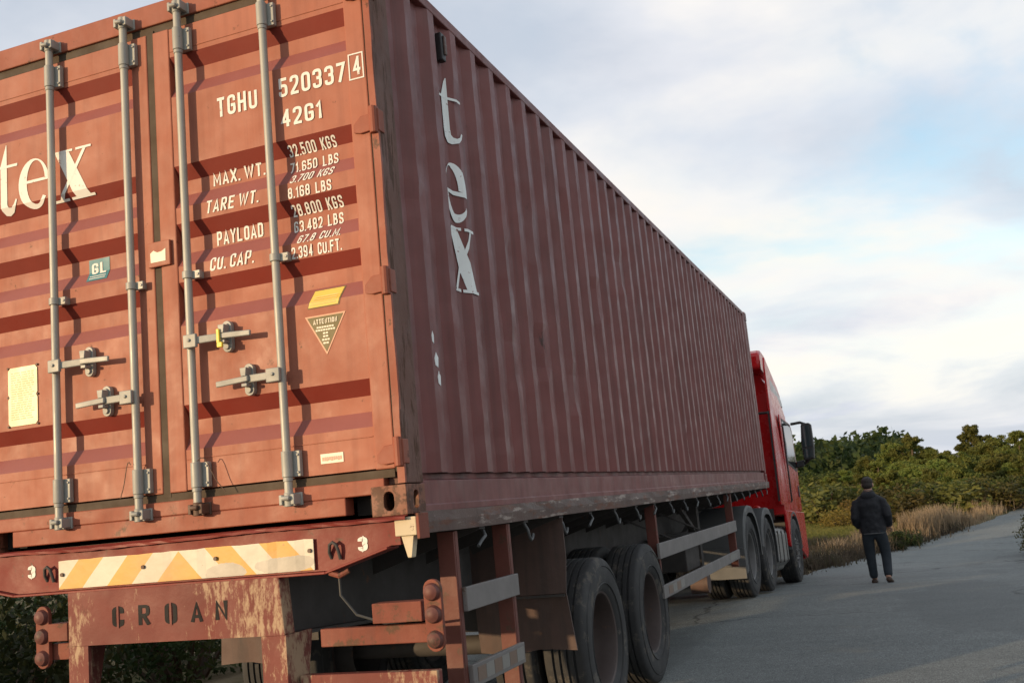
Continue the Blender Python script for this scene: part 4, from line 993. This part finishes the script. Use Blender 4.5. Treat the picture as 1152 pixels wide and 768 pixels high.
    # lower protection bar behind the bumper legs
    m = MB(); m.box(-.575, .070, .02, .07, .690, .806); B(m, 'underrun_bar', M_bump, bevel=.004)
    # lamp brackets
    for bar, blk, px_, tilt in (((-.443, .072), (-.170, .055), .104, 0), ((-1.90, -1.751), (-1.88, -1.765), -1.920, .02)):
        m = MB(); m.box(*bar, -.012, .03, .922, .996); lb = B(m, 'lamp_bracket', M_lampb, bevel=.004)
        m = MB(); m.box(*blk, -.050, .03, 1.010, 1.090); B(m, 'bracket_block', M_lampb, lb, bevel=.003)
        m = MB(); m.prism(stadium(px_, 1.030, .078, .285), 'y', -.044, -.022); B(m, 'lamp_plate', M_lampb, lb, bevel=.003)
        for z in (1.122, 1.034, .936):
            m = MB(); m.lathe([(0, -.030), (.010, -.030), (.018, -.026), (.030, -.020), (.034, -.010), (.037, 0)], (px_, -.043, z), 'y', 20)
            B(m, 'lamp_boss', M_boss, lb, smooth=30)
    # brake hose and grubby cables under the rear
    m = MB(); m.tube([(-.40, .1, 1.22), (-.41, .12, 1.12), (-.36, .16, 1.03), (-.25, .2, .985), (-.10, .25, .985)], .006, 6); B(m, 'cable', M_plast)
    m = MB(); m.tube([(-.36, -.04, 1.226), (-.31, -.05, 1.212), (-.27, -.04, 1.230)], .012, 8); B(m, 'tow_eye', M_lampb)
    # rear side guard ladder
    def guard(x, y0, y1, posts, rails, stripe):
        g = None
        for i, y in enumerate(posts):
            m = MB(); m.box(x - .085, x - .002, y, y + .012, .50, 1.345); m.box(x - .012, x, y + .012, y + .045, .50, 1.345)
            o = B(m, 'guard_post', M_guardp, bevel=.003)
        for j, (z0, z1) in enumerate(rails):
            m = MB(); m.box(x, x + .024, y0, y1, z0, z1); m.box(x - .02, x, y0, y1, z0, z0 + .012); o = B(m, 'guard_rail', M_guardr, bevel=.004)
            if j == stripe[0]:
                for k in range(stripe[3]):
                    m = MB(); a = stripe[1] + k * stripe[2]; m.box(x + .0238, x + .0262, a, a + stripe[2] * .96, z0 + .020, z1 - .018)
                    B(m, 'reflector', (M_stick2 if k % 2 else M_refl), o)
    M_refl = flat('dull_reflector', (.17, .12, .09), .5); M_stick2 = flat('pale_reflector', (.21, .205, .19), .5)
    guard(.008, .47, 1.14, (.43, 1.10), ((.985, 1.092), (.652, .752)), (1, .52, .10, 6))
    guard(.008, 4.38, 8.46, (4.44, 8.42), ((.905, 1.028), (.592, .695)), (1, 4.55, .16, 4))
    guard(-2.446 + .02, 4.38, 8.46, (4.44, 8.42), ((.905, 1.028), (.592, .695)), (9, 0, 0, 0))
    m = MB(); m.box(.0318, .0342, 7.75, 8.2, .615, .675); B(m, 'reflector', M_stick2)
    for y in (5.3, 6.7):
        m = MB(); m.bar((-.60, y - .3, 1.32), (-.02, y + .05, .99), .05, .012); B(m, 'guard_brace', M_chas)
    # mudguards behind and over the wheels
    for s, xo in ((1, XR - .018), (-1, XL + .018)):
        m = MB(); xi = xo - s * .60; n = 8; vs = []; fs = []
        rows = [(1.34, 1.985), (1.1, 1.975), (.905, 1.965), (.880, 1.985), (.74, 2.00), (.575, 2.015)]; rnd = random.Random(31)
        for z, y in rows:
            for i in range(n + 1): x = xo + (xi - xo) * i / n; vs.append((x - (s * (.012 * math.sin(z * 9)) if i == 0 else 0), y + rnd.uniform(-.006, .006), z + (rnd.uniform(-.008, .008) if z < .6 else 0)))
        k = len(rows); b0 = len(vs); vs += [(x, y + .012, z) for x, y, z in vs]
        for i in range(k - 1):
            for j in range(n): q = i * (n + 1) + j; fs.append((q, q + 1, q + n + 2, q + n + 1)); fs.append((b0 + q, b0 + q + n + 1, b0 + q + n + 2, b0 + q + 1))
        for i in range(k - 1): q = i * (n + 1); fs.append((q, q + n + 1, b0 + q + n + 1, b0 + q)); fs.append((q + n, b0 + q + n, b0 + q + 2 * n + 1, q + 2 * n + 1))
        for j in range(n): q = (k - 1) * (n + 1) + j; fs.append((q, q + 1, b0 + q + 1, b0 + q))
        m.add(vs, fs); B(m, 'mudguard', M_flap, smooth=35)
        m = MB(); a, b = sorted((xo - s * .02, xi)); m.box(a, b, 1.963, 1.985, .885, .900); B(m, 'mudguard_strip', M_chas)
    # axles, springs, wheels, air tanks, landing legs
    for y in (2.71, 4.05):
        m = MB(); m.tube([(-2.30, y, .535), (-.14, y, .535)], .065, 14); B(m, 'axle', M_chas, smooth=50)
        for xc in (-.66, -1.78):
            m = MB()
            for k in range(5): l = .60 - k * .09; m.prism([(y - l, .70 - k * .016 + .06), (y, .62 - k * .016 + .02), (y + l, .70 - k * .016 + .06), (y + l, .712 - k * .016 + .06), (y, .634 - k * .016 + .02), (y - l, .712 - k * .016 + .06)], 'x', xc - .04, xc + .04)
            m.box(xc - .05, xc + .05, y - .66, y - .54, .70, .93); m.box(xc - .05, xc + .05, y + .54, y + .66, .70, .93); B(m, 'leaf_spring', M_chas)
        for s in (1, -1):
            m = MB(); c = -.60 if s == 1 else -1.84; m.lathe([(.205, -.11), (.21, .11), (.10, .12)], (c + s * .02, y, .535), 'x', 32, s); B(m, 'brake_drum', M_chas, smooth=40)
        for s, x in ((1, .020), (-1, -2.458)): wheel_parent(root, O, x, y, .535, s)
    m = MB(); m.tube([(-1.25, 5.2, .80), (-1.25, 6.2, .80)], .14, 18); B(m, 'air_tank', M_chas, smooth=40)
    m = MB(); m.tube([(-.48, 5.1, .80), (-.48, 5.9, .80)], .12, 18); B(m, 'air_tank', M_chas, smooth=40)
    m = MB(); m.box(-.58, -.22, 6.6, 7.3, .62, .98); B(m, 'tool_box', M_chas, bevel=.01)
    for xc in (-.42, -2.02):
        m = MB(); m.box(xc - .06, xc + .06, 8.15, 8.27, .52, 1.34); m.box(xc - .045, xc + .045, 8.165, 8.255, .40, .52); m.bar((xc, 8.2, .95), (xc - .0, 7.4, 1.28), .05, .05)
        lg = B(m, 'landing_leg', M_chas, bevel=.004)
        m = MB(); m.tube([(xc - .10, 8.21, .36), (xc + .10, 8.21, .36)], .12, 18); B(m, 'foot', M_flap, lg, smooth=40)
    return root
def wheel_parent(root, O, x, y, z, s, **k):
    w = wheel(root, x - O[0], y - O[1], z - O[2], s, **k); return w
build_trailer()

# ------------------------------------------------------------------ the tractor unit (built in its own frame: origin under the rear axle)
def build_tractor():
    root = empty('tractor_unit', (-CW / 2 - .045, 9.93, .0), 'red tractor truck with high roof and black mirrors, coupled to the trailer', 'truck', rot=(rad(-3.25), 0, rad(-1.9)))
    B = lambda m, name, mats, par=root, **k: m.build(name, mats, par, **k)
    HW = 1.245
    # frame rails
    for x in (-.42, .42): m = MB(); m.box(x - .04, x + .04, -.9, 5.2, .72, .98); B(m, 'frame_rail', M_chas)
    m = MB(); m.box(-.45, .45, .6, 1.5, 1.0, 1.12); m.lathe([(.0, .0), (.5, 0), (.52, -.05)], (0, 1.1, 1.17), 'z', 28); B(m, 'fifth_wheel', M_chas)
    # wheels
    for s in (1, -1):
        wheel(root, s * HW, 0, .515, s, True, 'deep', M_rimg)
        wheel(root, s * HW, 1.38, .515, s, True, 'drive', M_rimg)
        wheel(root, s * (HW + .01), 4.22, .515, s, False, 'front', M_rimg)
    for y in (0, 1.38, 4.22): m = MB(); m.tube([(-.95, y, .515), (.95, y, .515)], .08, 12); B(m, 'axle', M_chas, smooth=50)
    # rear fenders: three-piece arcs with flap
    for s in (1, -1):
        for k, y in enumerate((0, 1.38)):
            m = MB(); R0, R1 = .610, .640; n = 20; a0, a1 = (198, 0) if k == 0 else (170, -12)
            xo, xi = s * (HW + .015), s * (HW - .62)
            vs = []; fs = []
            for i in range(n + 1):
                a = rad(a0 + (a1 - a0) * i / n); sq = 1 - .06 * abs(math.sin(2 * a)); 
                for r, x in ((R0, xo), (R1, xo - s * .012), (R1, xi), (R0, xi)): vs.append((x, y + r * math.cos(a) / (sq if math.sin(a) > 0 else 1), .515 + r * math.sin(a) / sq))
                vs.append((xo, y + (R1 - .09) * math.cos(a) / (sq if math.sin(a) > 0 else 1), .515 + (R1 - .09) * math.sin(a) / sq))
            for i in range(n):
                b = i * 5; c = b + 5
                for p, q in ((0, 1), (1, 2), (2, 3), (3, 0), (4, 0)): fs.append((b + p, b + q, c + q, c + p))
            m.add(vs, fs); f = B(m, 'fender', M_plast, smooth=40)
            if k == 0:
                m = MB(); m.box(*sorted((xi, xo - s * .01)), -.665, -.650, .25, .40); m.box(*sorted((xi, xo - s * .004)), -.668, -.640, .40, .62); m.box(*sorted((xi, xo - s * .02)), -.672, -.664, .61, .63); B(m, 'mud_flap', M_plast, f, bevel=.004)
    # side tank and steps
    for s in (1, -1):
        m = MB(); a, b = sorted((s * (HW - .62), s * (HW - .03)))
        m.prism([(a + .06, .30), (b - .08, .30), (b, .38), (b, .80), (b - .07, .88), (a + .06, .88)] if s > 0 else [(a + .08, .30), (b - .06, .30), (b - .06, .88), (a + .07, .88), (a, .80), (a, .38)], 'y', 2.20, 3.36)
        tk = B(m, 'fuel_tank', M_alu, bevel=.02)
        for y in (2.42, 2.80, 3.18):
            m = MB(); xo = s * (HW - .022); m.box(*sorted((xo - s * .02, xo)), y - .025, y + .025, .36, .83); m.box(*sorted((xo - s * .55, xo)), y - .025, y + .025, .878, .892); B(m, 'tank_strap', M_chas, tk)
        m = MB(); m.tube([(s * (HW - .2), 2.3, .32), (s * (HW - .2), 3.3, .32)], .09, 12); B(m, 'air_tank', M_alu, smooth=40)
    # cab shell: cross sections along y
    # y, half width low, half width high, z bottom, z shoulder, z roof, roof half width
    Sx = [(3.42, 1.225, 1.19, 1.10, 3.02, 3.44, 1.04), (3.55, 1.235, 1.20, 1.08, 3.02, 3.46, 1.05), (4.55, 1.240, 1.20, 1.08, 2.98, 3.38, 1.02), (5.15, 1.235, 1.185, 1.08, 2.86, 3.18, .96), (5.45, 1.215, 1.15, 1.08, 2.70, 2.92, .90), (5.62, 1.17, 1.08, 1.08, 2.30, 2.45, .86), (5.70, 1.12, 1.04, 1.08, 1.75, 1.90, .84)]
    m = MB(); vs = []; fs = []; rows = []
    for y, wl, wh, zb, zs, zr, rw in Sx:
        half = [(wl, zb), (wl + .005, zb + .55), (wl - .005, zb + .95), (wh + .004, zs - .35), (wh, zs), (wh - .035, zs + (zr - zs) * .55), (rw + .02, zr - .03), (rw * .6, zr), (0, zr + .01)]
        ring = half + [(-x, z) for x, z in reversed(half[:-1])]; rows.append(len(ring)); vs += [(x, y, z) for x, z in ring]
    n = rows[0]
    for i in range(len(Sx) - 1):
        for j in range(n): j2 = (j + 1) % n; fs.append((i * n + j, i * n + j2, (i + 1) * n + j2, (i + 1) * n + j))
    fs += [tuple(range(n)), tuple((len(Sx) - 1) * n + j for j in range(n))]
    m.add(vs, fs); cab = B(m, 'cab', M_red, smooth=38)
    # side air deflectors and the rear roof edge
    for s in (1, -1):
        m = MB(); x = s * 1.235
        pts = [(3.10, 1.24), (3.44, 1.24), (3.44, 3.36), (3.16, 3.65), (3.10, 3.48)]
        m.prism(pts, 'x', *sorted((x - s * .032, x))); B(m, 'side_deflector', M_red, bevel=.012)
        m = MB(); x2 = s * 1.20; m.box(*sorted((x2 - s * .012, x2 + s * .020)), 3.095, 3.115, 1.3, 2.75); B(m, 'deflector_seal', M_black)
        m = MB(); m.tube([(s * 1.20, 3.08, 2.72), (s * .98, 3.20, 2.74)], .022, 8); B(m, 'deflector_stay', M_black, smooth=40)
    m = MB(); m.prism([(3.12, 3.72), (3.30, 3.80), (3.80, 3.75), (4.70, 3.43), (5.18, 3.18), (4.6, 3.16), (3.6, 3.36), (3.42, 3.42), (3.12, 3.46)], 'x', -1.16, 1.16)
    B(m, 'roof_spoiler', M_red, bevel=.05, smooth=50)
    m = MB(); m.prism([(3.9, 3.40), (4.6, 3.26), (5.0, 3.14), (5.1, 3.02), (3.9, 3.05)], 'x', 1.150, 1.172); B(m, 'roof_sheen', paint('painted_sky_sheen', (.45, .44, .43), .35, .08, bump=.05), bevel=.008)  # pale sheet standing in for a reflection on the glossy spoiler side
    # lower side: door step panel, wheel arch, bumper
    for s in (1, -1):
        m = MB(); xo = s * 1.242
        arch = [(4.22 + .62 * math.cos(rad(a)), .52 + .62 * math.sin(rad(a))) for a in range(175, 4, -10)]
        m.prism([(3.46, 1.16), (3.46, .98), (3.52, .60)] + arch + [(4.86, .50), (5.45, .36), (5.62, .44), (5.66, 1.16)], 'x', *sorted((xo - s * .05, xo)))
        B(m, 'step_panel', M_red, bevel=.01, smooth=40)
        m = MB(); pts = [(4.22 + .60 * math.cos(rad(a)), .515 + .60 * math.sin(rad(a))) for a in range(178, 1, -8)]; pts2 = [(4.22 + .635 * math.cos(rad(a)), .515 + .635 * math.sin(rad(a))) for a in range(2, 180, 8)]
        m.prism(pts + pts2, 'x', *sorted((xo - s * .40, xo + s * .006))); B(m, 'wheel_arch', M_plast, smooth=40)
        m = MB(); xg = s * 1.246
        m.prism([(3.98, 1.18), (5.40, 1.18), (5.46, 1.95), (5.36, 2.62), (5.20, 2.72), (3.98, 2.78)], 'x', *sorted((xg - s * .022, xg))); d = B(m, 'door', M_red, bevel=.008)
        m = MB(); xg2 = s * 1.250
        m.prism([(4.16, 2.02), (5.32, 1.92), (5.26, 2.56), (5.12, 2.66), (4.16, 2.68)], 'x', *sorted((xg2 - s * .02, xg2))); B(m, 'window', M_glass, d)
        m = MB(); m.prism([(4.12, 1.97), (5.37, 1.87), (5.31, 2.60), (5.14, 2.71), (4.12, 2.73)], 'x', *sorted((xg2 - s * .024, xg2 - s * .002)), holes=[[(4.16, 2.02), (5.32, 1.92), (5.26, 2.56), (5.12, 2.66), (4.16, 2.68)]]); B(m, 'window_frame', M_black, d)
        m = MB(); m.prism(stadium(5.22, 1.52, .10, .20), 'x', *sorted((xg - s * .01, xg + s * .014))); B(m, 'handle', M_black, d, bevel=.006)
        m = MB(); m.tube([(s * 1.262, 3.95, 1.30), (s * 1.285, 3.95, 1.32), (s * 1.285, 3.95, 2.56), (s * 1.262, 3.95, 2.58)], .014, 8); B(m, 'grab_rail', M_black, smooth=40)
        # mirrors on their arms
        m = MB(); m.tube([(s * 1.24, 5.36, 2.74), (s * 1.40, 5.42, 2.76), (s * 1.52, 5.40, 2.70)], .026, 8); ar = B(m, 'mirror_arm', M_black, smooth=40)
        m = MB(); m.tube([(s * 1.23, 5.44, 2.02), (s * 1.40, 5.46, 2.02), (s * 1.48, 5.42, 2.08)], .026, 8); B(m, 'mirror_arm', M_black, smooth=40)
        m = MB(); m.prism([(s * 1.40, 2.06), (s * 1.58, 2.08), (s * 1.60, 2.30), (s * 1.595, 2.70), (s * 1.56, 2.73), (s * 1.42, 2.71), (s * 1.39, 2.4)], 'y', 5.30, 5.46); B(m, 'mirror_housing', M_black, ar, bevel=.02)
        m = MB(); m.box(*sorted((s * 1.418, s * 1.572)), 5.294, 5.304, 2.30, 2.68); m.box(*sorted((s * 1.420, s * 1.568)), 5.294, 5.304, 2.11, 2.26); B(m, 'mirror_glass', M_mirror, ar)
        m = MB(); m.prism([(s * 1.24, 1.95), (s * 1.38, 1.97), (s * 1.40, 2.08), (s * 1.26, 2.06)], 'y', 5.36, 5.50); B(m, 'kerb_mirror', M_black, ar, bevel=.015)
    m = MB(); m.box(-1.20, 1.20, 5.52, 5.74, .34, 1.10); B(m, 'front_bumper', M_red, bevel=.04)
    m = MB(); m.prism([(5.485, 2.98), (5.69, 1.95), (5.71, 1.93), (5.51, 3.0)], 'x', -1.0, 1.0); B(m, 'windscreen', M_glass)
    for s in (1, -1): m = MB(); m.box(*sorted((s * .72, s * 1.12)), 5.73, 5.75, .62, .84); B(m, 'headlight', M_glass, bevel=.01)
    # rear of the cab: hose rack, lamp, exhaust box, cables
    m = MB(); m.box(-1.05, 1.05, 3.36, 3.425, 1.02, 1.20); m.box(-.9, -.3, 3.0, 3.4, .95, 1.5); B(m, 'cab_mount', M_chas)
    m = MB(); m.lathe([(0, -.05), (.06, -.034), (.075, 0), (.075, .03)], (.96, 2.30, 1.16), 'y', 16); m.box(.93, .99, 2.32, 2.40, 1.0, 1.16); B(m, 'tail_light', M_redl, smooth=40)
    for i, x in enumerate((-.3, -.15, .0, .15)):
        m = MB(); m.tube([(x, 3.36, 1.7), (x + .03, 3.1, 1.45 - i * .03), (x * .8, 2.6, 1.35 - i * .02), (x, 2.3, 1.5)], .018, 7); B(m, 'air_hose', M_redl if i == 1 else M_black, smooth=40)
    return root
build_tractor()

# ------------------------------------------------------------------ the walking man
def skin_mesh(verts, edges, radii, sub=2, relax=0):
    me = bpy.data.meshes.new('skin'); me.from_pydata(verts, edges, []); o = bpy.data.objects.new('skin', me); COL.objects.link(o)
    md = o.modifiers.new('skin', 'SKIN'); md.use_smooth_shade = True
    for i, r in enumerate(radii):
        sv = me.skin_vertices[0].data[i]; sv.radius = r if isinstance(r, tuple) else (r, r); sv.use_root = (i == 0)
    s = o.modifiers.new('sub', 'SUBSURF'); s.levels = sub; s.render_levels = sub
    if relax: r = o.modifiers.new('relax', 'SMOOTH'); r.factor = .5; r.iterations = relax
    dg = bpy.context.evaluated_depsgraph_get(); out = bpy.data.meshes.new_from_object(o.evaluated_get(dg))
    bpy.data.objects.remove(o); bpy.data.meshes.remove(me); return out
def build_person():
    px, py = 1.405, 12.62
    root = empty('person', (px, py, zg(px, py) - .012), 'man in a dark jacket and jeans walking away up the road beside the truck', 'person', rot=(0, 0, rad(-6)))
    root.scale = (1.0, .94, .915)
    def link(me, name, m, par=root):
        me.name = name; me.materials.clear(); me.materials.append(m)
        for p in me.polygons: p.use_smooth = True
        o = bpy.data.objects.new(name, me); COL.objects.link(o); o.parent = par; return o
    V = []; E = []; Rr = []
    def v(p, r, parent=None):
        V.append(p); Rr.append(r); i = len(V) - 1
        if parent is not None: E.append((parent, i))
        return i
    # one continuous body; faces +y, head bowed forward
    pel = v((0, 0, .90), (.135, .10)); wa = v((0, .0, 1.05), (.13, .095), pel); ch = v((0, .0, 1.22), (.155, .105), wa); uc = v((0, .005, 1.34), (.12, .085), ch)
    nk = v((0, .02, 1.465), .055, uc); hd0 = v((0, .05, 1.545), (.068, .082), nk); hd1 = v((0, .062, 1.63), (.074, .092), hd0); v((0, .060, 1.705), (.055, .07), hd1)
    for s in (1, -1):
        sh = v((s * .155, .0, 1.345), .048, uc); elb = v((s * .232, -.05, 1.10), .042, sh); wr = v((s * .212, .12, .93), .030, elb)
        pm = v((s * .202, .165, .895), (.036, .022), wr)
        for k, (fx, ln) in enumerate(((-.028, .072), (-.010, .082), (.010, .078), (.027, .062))):
            a = v((s * .202 + fx, .205, .875), .0095, pm); b = v((s * .202 + fx * 1.1, .205 + ln * .45, .862 - ln * .2), .0088, a); v((s * .202 + fx * 1.1, .205 + ln * .7, .855 - ln * .62), .0078, b)
        a = v((s * .202 - s * .040, .175, .885), .0105, pm); v((s * .202 - s * .052, .205, .862), .0090, a)
    hips = {}
    for s in (1, -1):
        hp = v((s * .088, 0, .86), .092, pel); fw = .03 if s < 0 else -.10
        kn = v((s * (.095 if s < 0 else .125), .02 if s < 0 else .05, .48), .062, hp); an = v((s * (.085 if s < 0 else .135), (.02 if s < 0 else -.16), .09 if s < 0 else .125), .042, kn)
        v((s * (.088 if s < 0 else .145), .14 if s < 0 else -.034, .045 if s < 0 else .045), (.040, .030), an)
    me = skin_mesh(V, E, Rr)
    bm = bmesh.new(); bm.from_mesh(me)
    def blob(c, r):
        g = bmesh.ops.create_uvsphere(bm, u_segments=12, v_segments=8, radius=1); 
        for q in g['verts']: q.co = Vector((q.co.x * r[0], q.co.y * r[1], q.co.z * r[2])) + Vector(c)
    blob((0, .158, 1.585), (.016, .026, .026))                             # nose
    for s in (1, -1): blob((s * .078, .045, 1.595), (.012, .022, .036)); blob((s * .031, .132, 1.618), (.013, .012, .010))   # ears, eyes
    blob((0, .134, 1.545), (.026, .012, .007))                             # mouth
    bm.to_mesh(me); bm.free()
    body = link(me, 'body', M_skin)
    # hair: close cropped cap, thin on top
    m = MB(); m.ball((0, .048, 1.655), .084, .094, .082, 20, 14); m.ball((0, .020, 1.60), .078, .072, .080, 18, 12)
    hair = m.build('hair', M_hair, root, smooth=80)
    # jacket
    m = MB(); ring = [(.812, .178, .130), (.90, .184, .134), (1.04, .182, .132), (1.17, .190, .136), (1.28, .202, .136), (1.345, .200, .128), (1.40, .168, .112), (1.445, .115, .088), (1.50, .078, .078)]
    n = 28; vs = [(rx * math.cos(2 * math.pi * i / n), ry * math.sin(2 * math.pi * i / n) + .012 * max(0, (z - 1.3) / .2), z) for z, rx, ry in ring for i in range(n)]
    fs = [(j * n + i, j * n + (i + 1) % n, (j + 1) * n + (i + 1) % n, (j + 1) * n + i) for j in range(len(ring) - 1) for i in range(n)] + [tuple(range(n)), tuple((len(ring) - 1) * n + i for i in range(n))]
    m.add(vs, fs)
    for q in (1, -1): m.tube([(q * .12, 0, 1.335), (q * .175, -.008, 1.315), (q * .212, -.025, 1.22), (q * .236, -.052, 1.09), (q * .232, .03, 1.00), (q * .214, .115, .925)], [.075, .080, .074, .064, .058, .050], 16)
    jk = m.build('jacket', M_jacket, root, smooth=180)
    tx = bpy.data.textures.new('cloth_folds', 'CLOUDS'); tx.noise_scale = .10; tx.noise_depth = 2
    r = jk.modifiers.new('one_surface', 'REMESH'); r.mode = 'VOXEL'; r.voxel_size = .011; r.use_smooth_shade = True
    r = jk.modifiers.new('relax', 'SMOOTH'); r.factor = .5; r.iterations = 5
    r = jk.modifiers.new('folds', 'DISPLACE'); r.texture = tx; r.strength = .030; r.mid_level = .5
    dg = bpy.context.evaluated_depsgraph_get(); me2 = bpy.data.meshes.new_from_object(jk.evaluated_get(dg)); jk.modifiers.clear(); jk.data = me2; me2.name = 'jacket'
    m = MB(); m.ball((0, -.062, 1.425), .115, .060, .075, 16, 10); m.build('hood', M_jacket, jk, smooth=80)
    m = MB(); m.lathe([(.073, -.006), (.080, 0), (.073, .006)], (0, .012, 1.515), 'z', 24); m.build('collar', M_trim, jk, smooth=60)
    m = MB(); vs = []; n = 32
    for i in range(n):
        a = 2 * math.pi * i / n; cx, sy = math.cos(a), math.sin(a)
        for r, z in ((1.0, .812), (1.04, .820), (1.0, .828)): vs.append((.176 * r * cx, .130 * r * sy, z))
    fs = [(i * 3 + k, ((i + 1) % n) * 3 + k, ((i + 1) % n) * 3 + k + 1, i * 3 + k + 1) for i in range(n) for k in (0, 1)]
    m.add(vs, fs); m.build('hem', M_trim, jk, smooth=60)
    # trousers
    V.clear(); E.clear(); Rr.clear()
    p0 = v((0, 0, .90), (.160, .118)); v((0, 0, .98), (.155, .112), p0)
    for s in (1, -1):
        hp = v((s * .088, 0, .80), (.105, .112), p0); md = v((s * (.098 if s < 0 else .11), .01 if s < 0 else .03, .64), .094, hp); kn = v((s * (.098 if s < 0 else .125), .02 if s < 0 else .05, .48), .080, md); cf = v((s * (.092 if s < 0 else .13), .02 if s < 0 else -.05, .28), .070, kn); v((s * (.088 if s < 0 else .138), .01 if s < 0 else -.150, .085 if s < 0 else .120), .064, cf)
    link(skin_mesh(V, E, Rr), 'trousers', M_jeans)
    for s in (-1, 1):
        V.clear(); E.clear(); Rr.clear()
        if s < 0: a = v((-.088, -.03, .055), (.048, .045)); b = v((-.090, .07, .045), (.048, .038), a); v((-.094, .185, .030), (.044, .024), b)
        else: a = v((.140, -.205, .105), (.046, .046)); b = v((.146, -.115, .065), (.050, .040), a); v((.154, -.02, .034), (.046, .026), b)
        link(skin_mesh(V, E, Rr), 'shoe', M_shoe)
    return root
build_person()
